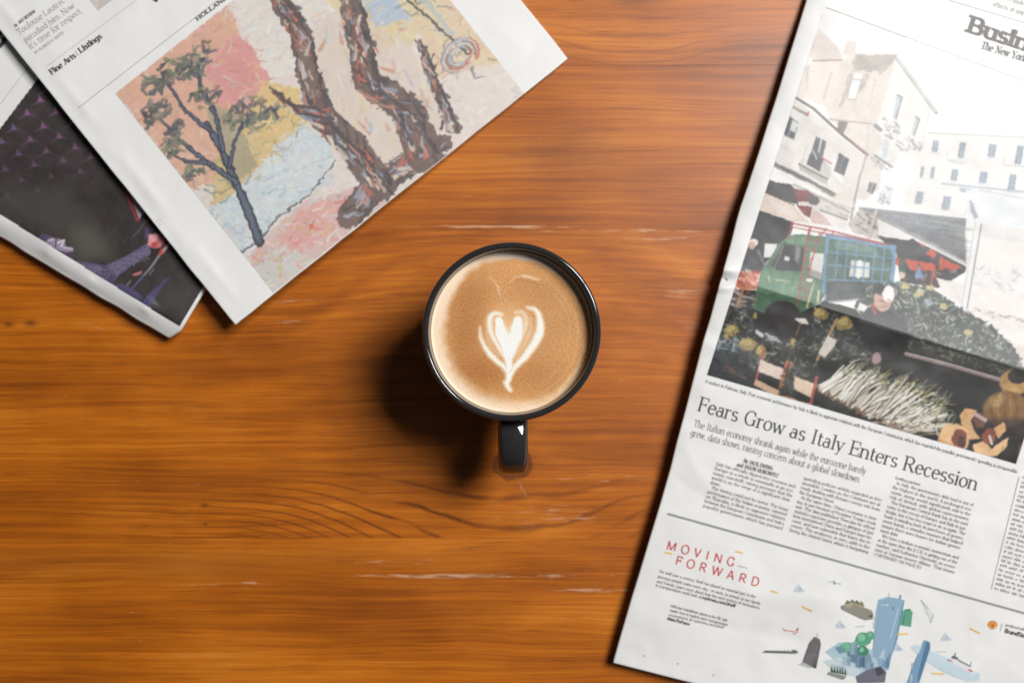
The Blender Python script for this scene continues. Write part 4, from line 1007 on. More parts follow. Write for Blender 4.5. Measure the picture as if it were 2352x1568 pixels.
    for x, y in ((1640, 800), (1810, 885), (1975, 1060), (1420, 780), (1720, 760), (1550, 750)): c.ell(x, y, 30, 22, (206, 188, 122), 0.85, wob=8)
    c.fill([(1680, 830), (1760, 860), (1700, 890)], (170, 190, 196), 0.8, wob=8)
    base = [(330, 880), (530, 905), (620, 935), (830, 935), (1000, 850), (1215, 900), (1260, 965), (1570, 1080), (2500, 1340), (2500, 2000), (100, 2000), (215, 1345)]
    c.fill(base, (27, 27, 27), wob=4)
    c.fill([(620, 935), (840, 930), (900, 950), (900, 1100), (700, 1100), (560, 1020)], (30, 24, 26), 0.9, soft=5)
    veg = [(330, 885), (520, 930), (560, 1040), (700, 1110), (900, 1090), (950, 900), (1150, 960), (1250, 1080), (1330, 1190), (1330, 1260), (1050, 1240), (960, 1290), (900, 1348), (760, 1348), (600, 1240), (520, 1348), (230, 1348)]
    c.strokes(560, veg, [(48, 54, 48), (82, 92, 84), (36, 40, 36), (116, 124, 108), (176, 180, 158), (60, 66, 62), (96, 112, 116), (140, 140, 100)], 40, 10, 0.6, 0.9, 0.9, 3, 0.5, seed=16)
    c.strokes(60, [(250, 1100), (420, 1100), (420, 1230), (250, 1230)], [(112, 142, 150), (150, 178, 184), (70, 92, 100)], 44, 14, 0.7, 0.7, 0.85, seed=17)
    for x, y, rx, ry in ((380, 1045, 52, 34), (490, 1140, 62, 44), (580, 1190, 34, 50), (985, 935, 48, 40), (1140, 1000, 56, 46), (350, 1090, 22, 20), (800, 1130, 22, 30), (540, 950, 16, 30)):
        c.ell(x, y, rx, ry, (148, 122, 56), 0.95, wob=12); c.ell(x - rx * .15, y - ry * .25, rx * .65, ry * .55, (192, 166, 92), 0.85, wob=10); c.strokes(8, [(x - rx, y), (x, y - ry), (x + rx, y), (x, y + ry)], [(116, 94, 40), (206, 186, 120)], 20, 6, 0.5, 1.0, 0.6, seed=int(x))
    c.fill([(805, 965), (880, 965), (905, 1005), (840, 1000)], (214, 206, 196), wob=3); c.line([(850, 990), (815, 1080)], 7, (150, 90, 60)); c.fill([(545, 1040), (600, 1070), (590, 1095), (545, 1070)], (196, 202, 202), wob=5); c.fill([(600, 1060), (690, 1095), (720, 1130), (640, 1110)], (150, 160, 160), wob=8)
    c.line([(1092, 968), (958, 1245)], 18, (176, 132, 84)); c.fill([(1030, 1083), (1088, 1108), (1078, 1150), (1008, 1232), (965, 1198)], (206, 196, 186), wob=2)
    # stallholder in dark jacket
    c.fill([(1195, 975), (1580, 1080), (1552, 1240), (1560, 1420), (1380, 1420), (1330, 1190), (1200, 1010)], (20, 17, 18))
    c.fill([(1265, 930), (1335, 872), (1420, 905), (1500, 905), (1545, 965), (1582, 1085), (1240, 985)], (60, 62, 68), wob=3); c.line([(1330, 878), (1350, 930)], 18, (188, 62, 60)); c.line([(1470, 910), (1520, 960)], 12, (96, 98, 106)); c.ell(1400, 845, 62, 74, (204, 160, 140), wob=4); c.ell(1385, 775, 52, 30, (72, 68, 68), wob=6); c.ell(1440, 800, 40, 55, (238, 236, 234), wob=6); c.line([(1380, 845), (1410, 850)], 7, (120, 84, 72)); c.line([(1392, 890), (1430, 885)], 6, (150, 96, 84)); c.line([(1432, 840), (1450, 845)], 6, (130, 96, 84)); c.line([(1415, 850), (1418, 875)], 5, (176, 130, 112))
    c.fill([(1243, 858), (1303, 885), (1272, 922), (1230, 905)], (226, 224, 222)); c.ell(1360, 1235, 34, 44, (176, 140, 142), wob=8)
    # right-hand counter in shade
    c.fill([(1580, 1100), (2330, 1320), (2500, 1380), (2500, 1420), (1570, 1180)], (40, 40, 38), wob=6); c.strokes(220, [(1590, 1100), (2330, 1320), (2330, 1370), (1900, 1270), (1580, 1170)], [(98, 100, 80), (60, 62, 52), (140, 136, 104), (34, 34, 32)], 36, 7, 0.3, 0.7, 0.8, 2, 0.5, seed=18)
    c.line([(1555, 1205), (1820, 1272), (2400, 1440)], 26, (140, 118, 116)); c.line([(1555, 1196), (1820, 1262), (2400, 1430)], 6, (196, 182, 178))
    R7()
    c.fill([(390, 0), (500, 10), (640, 140), (640, 240), (340, 160)], (38, 44, 50), 0.9, soft=5); c.strokes(40, [(400, 0), (660, 60), (640, 200), (370, 140)], [(52, 62, 70), (30, 36, 40), (84, 98, 104), (122, 72, 50)], 50, 12, 0.5, 0.6, 0.6, seed=19); c.line([(480, 100), (600, 180)], 16, (140, 72, 50), 0.6, 10, 6)
    c.line([(715, 0), (660, 215)], 15, (176, 66, 52)); c.fill([(692, 58), (855, 122), (838, 195), (680, 132)], (224, 200, 184), wob=2); c.fill([(662, 180), (825, 262), (802, 296), (655, 220)], (206, 166, 136), wob=3); c.line([(862, 75), (822, 235)], 22, (196, 108, 72)); c.line([(890, 80), (860, 180)], 12, (190, 98, 66)); c.fill([(905, 162), (1050, 216), (1022, 305), (898, 240)], (226, 196, 168), wob=2); c.line([(1048, 170), (1012, 335)], 18, (182, 74, 54)); c.line([(825, 230), (800, 310)], 7, (30, 24, 22))
    c.strokes(60, [(850, 110), (910, 140), (900, 300), (830, 270)], [(56, 60, 40), (88, 92, 66), (36, 38, 28)], 34, 11, 0.8, 0.8, 0.85, seed=20); c.fill([(740, 260), (900, 300), (1010, 340), (1100, 370), (1000, 350), (800, 290)], (206, 160, 112), 0.9, wob=6)
    r = random.Random(5)
    def bundle(x, y, n, ang, L, spread):
        for i in range(n):
            t = r.uniform(-1, 1); ox, oy = x + 95 * t * 0.5, y + 60 * t * 0.5 + r.uniform(-12, 12)
            a = ang + r.gauss(0, spread); l = L * r.uniform(0.7, 1.1)
            ex, ey = ox + l * math.cos(a), oy + l * math.sin(a)
            cc = r.choice([(242, 238, 228), (226, 218, 202), (206, 196, 176), (246, 244, 238), (238, 232, 220)])
            wd = r.uniform(15, 23)
            c.line([(ox, oy + 4), ((ox + ex) / 2, (oy + ey) / 2 - 4), (ex, ey + 4)], wd + 9, (66, 56, 40), 0.8, 12, 3)
            c.line([(ox, oy), ((ox + ex) / 2, (oy + ey) / 2 - 8), (ex, ey)], wd, cc, 0.95, 10, 3)
            for k in range(2):
                c.line([(ex - 30 * r.random(), ey + 20 * r.random()), (ex + r.uniform(-10, 70), ey + r.uniform(-60, 20))], r.uniform(6, 12), r.choice([(96, 102, 76), (60, 66, 50), (150, 152, 116), (182, 180, 150), (190, 172, 96)]), 0.85, 4, 4)
            if i % 2 == 0: c.ell(ox, oy, 9, 8, r.choice([(178, 116, 70), (196, 150, 104), (120, 72, 44)]), 0.9)
    bundle(1110, 270, 34, -0.50, 250, 0.16); bundle(1230, 330, 34, -0.62, 260, 0.16); bundle(1340, 390, 36, -0.62, 270, 0.18); bundle(1470, 440, 36, -0.55, 300, 0.2); bundle(1580, 490, 30, -0.42, 290, 0.22)
    c.strokes(26, [(1450, 440), (1800, 480), (1780, 540), (1500, 500)], [(234, 226, 210), (204, 190, 166), (150, 136, 112)], 190, 11, 0.15, 0.3, 0.9, seed=22); c.strokes(60, [(1480, 380), (1700, 300), (1880, 260), (1900, 440), (1700, 470)], [(96, 102, 78), (190, 186, 160), (56, 62, 48), (226, 220, 204)], 60, 10, -0.3, 0.8, 0.8, seed=23)
    c.line([(1740, 450), (1800, 480), (1810, 530)], 14, (226, 220, 210), 0.9, 8, 3); c.strokes(20, [(1250, 360), (1600, 480), (1500, 500), (1250, 420)], [(60, 40, 28), (150, 98, 60), (178, 128, 84)], 30, 15, 0.4, 0.7, 0.7, seed=24)
    # pumpkins
    c.ell(2290, 205, 92, 82, (176, 128, 62)); c.ell(2312, 165, 62, 46, (30, 22, 18)); c.ell(2270, 240, 60, 22, (206, 164, 96), 0.6, 0.4)
    c.ell(2240, 370, 148, 112, (138, 92, 40))
    for k, cc in ((-0.72, (106, 66, 28)), (-0.4, (176, 130, 66)), (-0.08, (122, 80, 34)), (0.22, (164, 116, 54)), (0.52, (110, 70, 30)), (0.8, (140, 94, 42))):
        c.line([(2240 + 90 * k, 275), (2240 + 140 * k, 370), (2240 + 95 * k, 465)], 16, cc, 0.6, 16, 4)
    c.ell(2180, 320, 50, 34, (206, 168, 102), 0.5, -0.5, 0.9); c.fill([(2100, 430), (2380, 430), (2400, 560), (2150, 480)], (44, 26, 18), 0.75, soft=8)
    c.fill([(1945, 410), (1985, 365), (2060, 380), (2020, 440), (2040, 500), (2080, 560), (2000, 560), (1970, 500)], (222, 164, 104), wob=4); c.ell(2075, 440, 40, 50, (110, 60, 46), wob=6); c.line([(2045, 400), (2110, 440)], 24, (190, 160, 150))
    c.ell(1910, 560, 98, 100, (236, 184, 124), wob=4); c.ell(1945, 560, 50, 62, (138, 60, 42), wob=10); c.ell(1960, 575, 24, 36, (74, 34, 26), wob=8); c.line([(1820, 570), (1990, 640)], 26, (216, 152, 92), 0.8)
    c.fill([(2030, 590), (2100, 570), (2150, 620), (2200, 580), (2255, 545), (2240, 610), (2180, 665), (2110, 670), (2040, 640)], (236, 184, 124), wob=3); c.ell(2130, 540, 42, 52, (150, 66, 46), wob=8); c.fill([(2160, 490), (2225, 450), (2240, 500), (2190, 560)], (220, 160, 100), wob=3); c.line([(2135, 540), (2150, 590)], 13, (232, 216, 200))
    c.line([(2330, 600), (2310, 720)], 22, (120, 62, 44)); c.fill([(2250, 620), (2360, 640), (2360, 740), (2220, 700)], (36, 24, 22), 0.7, soft=5)
    c.grain(0.13, 5.0, 14, 3, True); c.grain(0.10, 22, 9, 3, True); c.grain(5, 60, 19, 3)
    lum = c.img @ np.array([0.3, 0.59, 0.11]); c.img = lum[..., None] + (c.img - lum[..., None]) * 0.80
    p_ = np.pad(c.img, ((1, 1), (1, 1), (0, 0)), 'edge')
    c.img = 0.5 * c.img + 0.125 * (p_[:-2, 1:-1] + p_[2:, 1:-1] + p_[1:-1, :-2] + p_[1:-1, 2:])
    c.grain(0.06, 1.8, 4, 1, True)
    
    o = c.build('photograph', zR, pageR); o['label'] = 'printed colour photograph of a street market with a green van'
market()

# ---- right paper: lettering
BODY1 = ["Italy has officially slipped into recession and", "Europe as a whole is essentially at an eco-", "nomic standstill, raising pressure that the", "world is on the verge of a significant slow-", "down.", "  The timing could not be worse. The lousy", "performance of the Italian economy, reported", "on Thursday, is likely to aggravate relations", "between the European Commission and Italy's", "populist government, which has pursued"]
BODY2 = ["spending policies widely regarded as irre-", "sponsible. Leaders on the Continent are al-", "ready dealing with Britain's messy exit from", "the European Union.", "  At the same time, China's economy is slow-", "ing, in part because of President Trump's trade", "war. The data published Thursday by official", "statistics agencies provides a glimpse of just", "how intertwined China and Europe have be-", "come, and how vulnerable that leaves the re-", "covery. This weakness, in turn, adds to the", "facing the United States, which is bargaining"]
BODY3 = ["trading partner.", "  In Italy, the government's debt load is one of", "the highest in the world. A prolonged eco-", "nomic slump would significantly add to the", "risk of default, with global repercussions.", "  The European Central Bank has in the past", "come to the rescue of Europe, and Italy in par-", "ticular, but it has less scope to do so again. The", "bank is winding back its purchases of govern-", "ment bonds, a stimulus measure that helped", "ensure there were buyers for Italian govern-", "ment debt.", "  'We have a broken economic momentum and", "at the same time the E.C.B. is getting out of the", "market,' said Katharina Utermohl, an econo-", "mist at German insurer Allianz. 'That means", "CONTINUED ON PAGE B3"]
def column(lines, p, pitch, width, slope, cap=7.4, nm='text_column'):
    k = Ink(zR)
    L = math.hypot(1, slope)
    full = max(sum(GLY.get(ch, GLY['o'])[0] for ch in t) for t in lines)
    for i, t in enumerate(lines):
        n = sum(GLY.get(ch, GLY['o'])[0] for ch in t)
        w = width if (n > 0.80 * full) else width * n / full
        x = p[0] + pitch[0] * i; y = p[1] + pitch[1] * i
        k.text(t, (x, y), (x + w / L, y + w * slope / L), cap, 'body', SOFTBLACK, seg=3)
    return k.build(nm, pageR)
def greek_column(p, pitch, n, width, slope, cap):
    """a column too small and cropped to read: rows of word-sized marks"""
    k = Ink(zR); L = math.hypot(1, slope); e = np.array([1, slope]) / L; up = np.array([e[1], -e[0]])
    r = random.Random(3)
    for i in range(n):
        q = np.array([p[0] + pitch[0] * i, p[1] + pitch[1] * i]); x = 0
        while x < width:
            w = r.uniform(6, 26)
            m = max(2, int(w / 3.4))
            for j in range(m):
                a = q + e * (x + j * 3.4); h = cap * r.choice((0.6, 0.6, 0.6, 0.95))
                k.ribbon([a, a + up * h], [1.0, 1.0], SOFTBLACK)
                if r.random() < 0.6: k.ribbon([a + up * cap * 0.58, a + e * 2.6 + up * cap * 0.58], [0.9, 0.9], SOFTBLACK)
                if r.random() < 0.5: k.ribbon([a + up * 0.4, a + e * 2.6 + up * 0.4], [0.9, 0.9], SOFTBLACK)
            x += m * 3.4 + 4
    return k.build('text_column', pageR)
column(BODY1, (1644, 1067), (-3.26, 10.7), 190, 0.29)
column(BODY2, (1845, 1100), (-2.95, 10.8), 189, 0.285)
column(BODY3, (2056, 1099), (-3.1, 11.0), 190, 0.287)
greek_column((2350, 1098), (-2.75, 10.6), 25, 170, 0.28, 7.0)
def words(zf, page, name, items):
    k = Ink(zf)
    for it in items: k.text(*it)
    return k.build(name, page)
words(zR, pageR, 'headline', [("Fears Grow as Italy Enters Recession", (1600, 941.5), (2243, 1126.5), 33, 'serif', BLACK, 12)])
words(zR, pageR, 'subheading', [("The Italian economy shrank again while the eurozone barely", (1592, 978.5), (1988, 1089.5), 16.5, 'light', ink((140, 138, 137)), 7), ("grew, data shows, raising concern about a global slowdown.", (1585, 999.5), (1976, 1108.5), 16.5, 'light', ink((140, 138, 137)), 7)])
words(zR, pageR, 'byline', [("By JACK EWING", (1708, 1061), (1775, 1080), 9, 'bold', SOFTBLACK, 4), ("and JASON HOROWITZ", (1692, 1069.5), (1787, 1096.5), 9, 'bold', SOFTBLACK, 4)])
words(zR, pageR, 'caption', [("A market in Palermo, Italy. Poor economic performance by Italy is likely to aggravate relations with the European Commission, which has regarded the populist government's spending as irresponsible.", (1619, 878), (2338, 1087), 8.0, 'body', SOFTBLACK, 3)])
words(zR, pageR, 'section_title', [("Business", (2219, 71), (2436, 143), 36, 'slab', ink((88, 82, 82)), 10)])
words(zR, pageR, 'masthead', [("The New York Times", (2252, 111), (2404, 157), 17, 'black', ink((100, 97, 96)), 6, 0.12)])
words(zR, pageR, 'teaser', [("A study", (2313, 2), (2352, 13), 11, 'light', GREYINK, 6), ("effects of unpl", (2281, 14), (2356, 36), 11, 'light', GREYINK, 6)])
def rules(zf, page, items):
    for p0, p1, w, c in items:
        k = Ink(zf); k.line(p0, p1, w, c, 40); k.build('rule', page)
rules(zR, pageR, [((1533, 1179), (2420, 1426), 4.8, ink((150, 150, 150))), ((2341, 1094), (2277, 1352), 1.1, ink((150, 150, 150))), ((1897, 17), (2420, 211), 1.2, ink((178, 177, 176))), ((2178, 0), (2420, 72), 1.2, ink((178, 177, 176)))])

# ---- right paper: advertisement
def advert():
    T = lambda x, y: (1378.1 + x * 0.4141, 1177.2 + y * 0.4141)
    k = Ink(zR)
    k.text("MOVING", T(365, 200), T(745, 298), 20, 'sans', ink((214, 74, 66)), 9, 0.0, 34.0)
    k.text("FORWARD", T(414, 283), T(880, 409), 20, 'sans', ink((214, 74, 66)), 9, 0.0, 34.0)
    k.build('slogan', pageR)
    k = Ink(zR); g = ink((120, 119, 118))
    for t, a, b in (("For well over a century, Shell has played an essential part in the", (328, 330), (862, 472)), ("journeys people make every day - to work, to school, to see family", (320, 358), (890, 510)), ("and friends. Learn more about how the next century of innovations", (315, 385), (885, 534)), ("in transportation could look at", (308, 407), (562, 474)),
                    ("Hold your smartphone camera to the QR code", (390, 520), (705, 603)), ("reader here to explore more transportation", (386, 545), (708, 627)), ("innovations at nytimes.com/shell", (380, 570), (688, 642))):
        k.text(t, T(*a), T(*b), 7.0, 'sansbody', g, 3)
    k.text("nytimes.com/shell", T(565, 475), T(750, 523), 7.4, 'sansbold', ink((70, 69, 68)), 3); k.text("#MakeTheFuture", T(372, 592), T(498, 624), 7.0, 'sansbold', ink((96, 95, 94)), 3)
    k.build('advertisement_text', pageR)
    k = Ink(zR)
    def P(pts, c, cl=None): k.poly([T(*p) for p in pts], ink(c))
    def B(x0, y0, x1, y1, w, c):
        k.line(T(x0, y0), T(x1, y1), w * 0.4141, ink(c), 8)
    yel = (238, 196, 96)
    def done(nm):
        nonlocal k
        k.build(nm, pageR); k = Ink(zR)
    for q in ((360, 218, 402, 227), (752, 212, 793, 222), (945, 432, 988, 442), (1122, 518, 1178, 545), (2052, 638, 2108, 668), (1842, 889, 1908, 892)): B(*q, 9, yel); done('dash_mark')
    for q in ((765, 293, 820, 306), (1415, 632, 1468, 627), (1865, 770, 1918, 768)): B(*q, 4, (168, 170, 172)); done('dash_mark')
    # tower
    P([(1545, 480), (1590, 465), (1640, 470), (1690, 485), (1600, 870), (1500, 870)], (146, 176, 200))
    P([(1545, 480), (1590, 465), (1625, 500), (1612, 640), (1515, 640)], (170, 198, 216)); P([(1640, 470), (1690, 485), (1650, 700), (1592, 872), (1575, 850), (1610, 640)], (104, 142, 174)); P([(1560, 510), (1600, 505), (1590, 560), (1550, 560)], (206, 224, 232))
    B(1515, 570, 1615, 590, 9, (222, 232, 238)); B(1512, 610, 1600, 640, 9, (222, 232, 238)); B(1630, 520, 1530, 850, 6, (90, 128, 162)); B(1655, 530, 1570, 850, 5, (196, 214, 226)); B(1668, 455, 1664, 480, 9, (110, 146, 176)); B(1603, 445, 1606, 470, 3, (150, 170, 188))
    P([(1675, 540), (1735, 545), (1725, 632), (1655, 620)], (98, 166, 138)); P([(1690, 535), (1720, 530), (1735, 560), (1690, 560)], (74, 140, 112)); B(1690, 560, 1680, 620, 5, (58, 122, 98))
    # floating garden
    P([(1335, 515), (1400, 505), (1515, 550), (1515, 590), (1470, 595), (1340, 535)], (142, 140, 128)); P([(1345, 510), (1400, 495), (1510, 540), (1500, 565), (1440, 560)], (170, 164, 140))
    for x, y in ((1375, 500), (1400, 496), (1425, 500), (1450, 506), (1390, 510), (1415, 512), (1440, 516)): P([(x - 16, y + 14), (x - 12, y - 6), (x, y - 18), (x + 13, y - 4), (x + 15, y + 14)], random.choice([(122, 124, 84), (104, 112, 72), (140, 136, 96)]))
    P([(1455, 545), (1490, 540), (1512, 565), (1480, 572)], (200, 84, 62)); P([(1490, 556), (1515, 562), (1508, 580), (1484, 574)], (70, 74, 80))
    # trees and blocks at the foot of the tower
    P([(1250, 770), (1330, 715), (1520, 760), (1560, 900), (1400, 900)], (178, 204, 216)); P([(1240, 820), (1330, 800), (1450, 870), (1430, 910), (1300, 880)], (204, 220, 226))
    for x, y, a, b in ((1460, 700, 44, 40), (1370, 745, 44, 30), (1455, 765, 36, 30), (1500, 680, 24, 26)):
        c0 = random.choice([(92, 164, 132), (112, 180, 148), (66, 136, 108)])
        P([(x + a * math.cos(t) * (1 + .1 * math.sin(3 * t)), y + b * math.sin(t)) for t in np.linspace(0, 6.28, 14)[:-1]], c0); P([(x - a * .2 + a * .5 * math.cos(t), y - b * .25 + b * .5 * math.sin(t)) for t in np.linspace(0, 6.28, 10)[:-1]], (132, 194, 164))
    P([(1370, 770), (1410, 762), (1450, 790), (1440, 840), (1380, 820)], (104, 132, 154)); P([(1445, 790), (1500, 780), (1520, 870), (1460, 860)], (128, 156, 178)); P([(1300, 745), (1340, 735), (1370, 770), (1330, 780)], (112, 150, 162)); P([(1450, 800), (1470, 795), (1468, 860), (1450, 850)], (84, 108, 132))
    for x, y, a, h, cc in ((1395, 720, 18, 70, (150, 176, 194)), (1425, 800, 16, 60, (118, 146, 170)), (1545, 690, 20, 120, (184, 206, 220)), (1350, 800, 22, 50, (166, 190, 204)), (1575, 760, 18, 100, (120, 152, 180)), (1480, 830, 20, 50, (146, 170, 188)), (1320, 850, 18, 30, (190, 206, 214))):
        P([(x, y), (x + a, y - 8), (x + 2 * a, y + 4), (x + 2 * a - 8, y + h), (x - 8, y + h - 8)], cc); P([(x + a, y), (x + 2 * a, y + 4), (x + 2 * a - 8, y + h), (x + a - 6, y + h - 4)], tuple(v - 26 for v in cc))
    for i in range(6): P([(1280 + i * 15, 880 + i * 3), (1286 + i * 15, 838 + i * 3), (1294 + i * 15, 884 + i * 3)], (66, 88, 72))
    P([(1270, 880), (1370, 905), (1350, 925), (1260, 895)], (140, 150, 140))
    P([(1480, 870), (1550, 850), (1590, 880), (1580, 940), (1430, 944), (1420, 905)], (112, 112, 128)); P([(1520, 860), (1560, 850), (1580, 890), (1540, 905)], (74, 74, 86)); B(1470, 900, 1465, 940, 12, (200, 200, 206)); B(1500, 905, 1498, 944, 10, (190, 190, 198))
    B(1300, 815, 1480, 880, 3, (176, 196, 206)); B(1285, 838, 1440, 900, 3, (186, 204, 212)); B(1648, 672, 1710, 670, 9, yel)
    done('city_picture')
    # grey tower
    P([(1160, 720), (1190, 685), (1220, 700), (1226, 730), (1200, 862), (1118, 840)], (108, 106, 108)); P([(1200, 710), (1226, 730), (1200, 862), (1180, 858)], (84, 82, 84))
    for i in range(9): B(1160 - i * 3, 735 + i * 12, 1205 - i * 3, 745 + i * 12, 3, (140, 138, 140))
    B(1205, 668, 1207, 690, 2, (120, 120, 122)); P([(1095, 838), (1130, 828), (1180, 856), (1160, 860)], (190, 190, 190))
    done('tower_picture')
    # barge
    P([(898, 775), (915, 762), (1060, 768), (1064, 758), (1090, 760), (1102, 775), (1085, 781)], (108, 108, 110))
    for i in range(7): B(925 + i * 19, 765, 935 + i * 19, 765, 5, (76, 76, 78))
    done('barge_picture')
    # blue block and ship on its sea
    P([(1720, 740), (1760, 730), (1830, 760), (2000, 830), (2110, 890), (2105, 930), (2040, 935), (1900, 880), (1780, 800)], (204, 222, 232))
    P([(1790, 720), (1800, 704), (1830, 715), (1832, 750), (1770, 944), (1700, 944), (1735, 850)], (124, 160, 190)); P([(1810, 712), (1830, 715), (1832, 750), (1770, 944), (1752, 944)], (86, 124, 158)); B(1735, 830, 1725, 940, 10, (170, 196, 214))
    P([(1925, 800), (1960, 808), (2070, 862), (2068, 884), (2040, 880), (1930, 820)], (232, 232, 234)); B(1928, 812, 2068, 880, 8, (208, 92, 76)); P([(1955, 790), (1985, 800), (1990, 815), (1950, 805)], (96, 104, 112)); P([(1990, 812), (2060, 848), (2052, 856), (1985, 826)], (120, 126, 132)); B(1972, 775, 1970, 795, 7, (140, 146, 152)); B(2060, 822, 2057, 850, 3, (150, 150, 150))
    done('ship_picture')
    # clouds, drone, small craft
    for x, y in ((1100, 420), (1330, 620), (1915, 690), (1645, 745)):
        P([(x - 25, y + 18), (x - 14, y - 6), (x + 2, y - 26), (x + 18, y - 4), (x + 40, y + 14), (x + 20, y + 20)], (204, 214, 224)); P([(x, y + 16), (x + 8, y - 12), (x + 30, y + 12)], (178, 192, 208)); done('cloud_picture')
    B(1265, 380, 1340, 394, 4, (170, 178, 186)); B(1298, 376, 1304, 396, 7, (130, 138, 148)); done('drone_picture')
    P([(1780, 480), (1808, 505), (1855, 568), (1838, 608), (1815, 560)], (226, 228, 230)); B(1780, 482, 1818, 530, 3, (120, 122, 126)); B(1850, 560, 1834, 608, 3, (140, 142, 146)); P([(1805, 528), (1822, 540), (1815, 550)], (60, 62, 66)); done('glider_picture')
    B(1015, 640, 1030, 655, 4, (212, 96, 84)); B(1030, 650, 1100, 662, 4, (212, 96, 84)); P([(1085, 650), (1102, 632), (1098, 655)], (206, 72, 62)); B(1072, 668, 1084, 672, 5, (206, 80, 70))
    done('red_scribble')
    # scallop emblem and sponsor line
    k = Ink(zR); cx, cy = 2178, 622
    def P2(pts, c): k.poly([T(*p) for p in pts], ink(c))
    def fan(r, c):
        q = [(cx - r * 0.42, cy + r * 0.86), (cx - r * .55, cy + r * .55)]
        for i in range(25):
            t = math.radians(200 - 220 * i / 24); rr = r * (1 + 0.05 * abs(math.sin(i * math.pi / 4)))
            q.append((cx + rr * math.cos(t), cy - rr * math.sin(t) * 0.95))
        q += [(cx + r * .55, cy + r * .55), (cx + r * 0.42, cy + r * 0.86)]
        P2(q, c)
    fan(26, (206, 84, 52)); fan(21.5, (240, 186, 72))
    for a in (-58, -35, -12, 12, 35, 58):
        t = math.radians(90 + a)
        k.line(T(cx + 4 * math.cos(t) * .6, cy + 14), T(cx + 20 * math.cos(t), cy - 20 * math.sin(t) * .95), 0.9, ink((206, 84, 52)), 3)
    k.line(T(2232, 612), T(2220, 655), 0.9, ink((150, 150, 150)), 4)
    k.text("produced with", T(2250, 627), T(2362, 655), 7, 'sansbody', ink((120, 119, 118)), 3)
    k.text("BrandStudio", T(2243, 662), T(2400, 702), 9.5, 'sansbold', ink((58, 57, 57)), 4)
    k.build('emblem', pageR)
advert()
for hx, hy in ((246, 792), (432, 836), (630, 898)):                 # press pin holes along the lower margin
    k = Ink(zR); q = np.array((1378.1 + hx * 0.4141, 1177.2 + hy * 0.4141))
    k.poly([q + 2.6 * np.array((math.cos(t), math.sin(t))) for t in np.linspace(0, 6.28, 8)[:-1]], ink((206, 205, 204))); k.poly([q + (0.5, -0.8) + 1.1 * np.array((math.cos(t), math.sin(t))) for t in np.linspace(0, 6.28, 7)[:-1]], ink((96, 94, 92)))
    k.build('pin_hole', pageR)

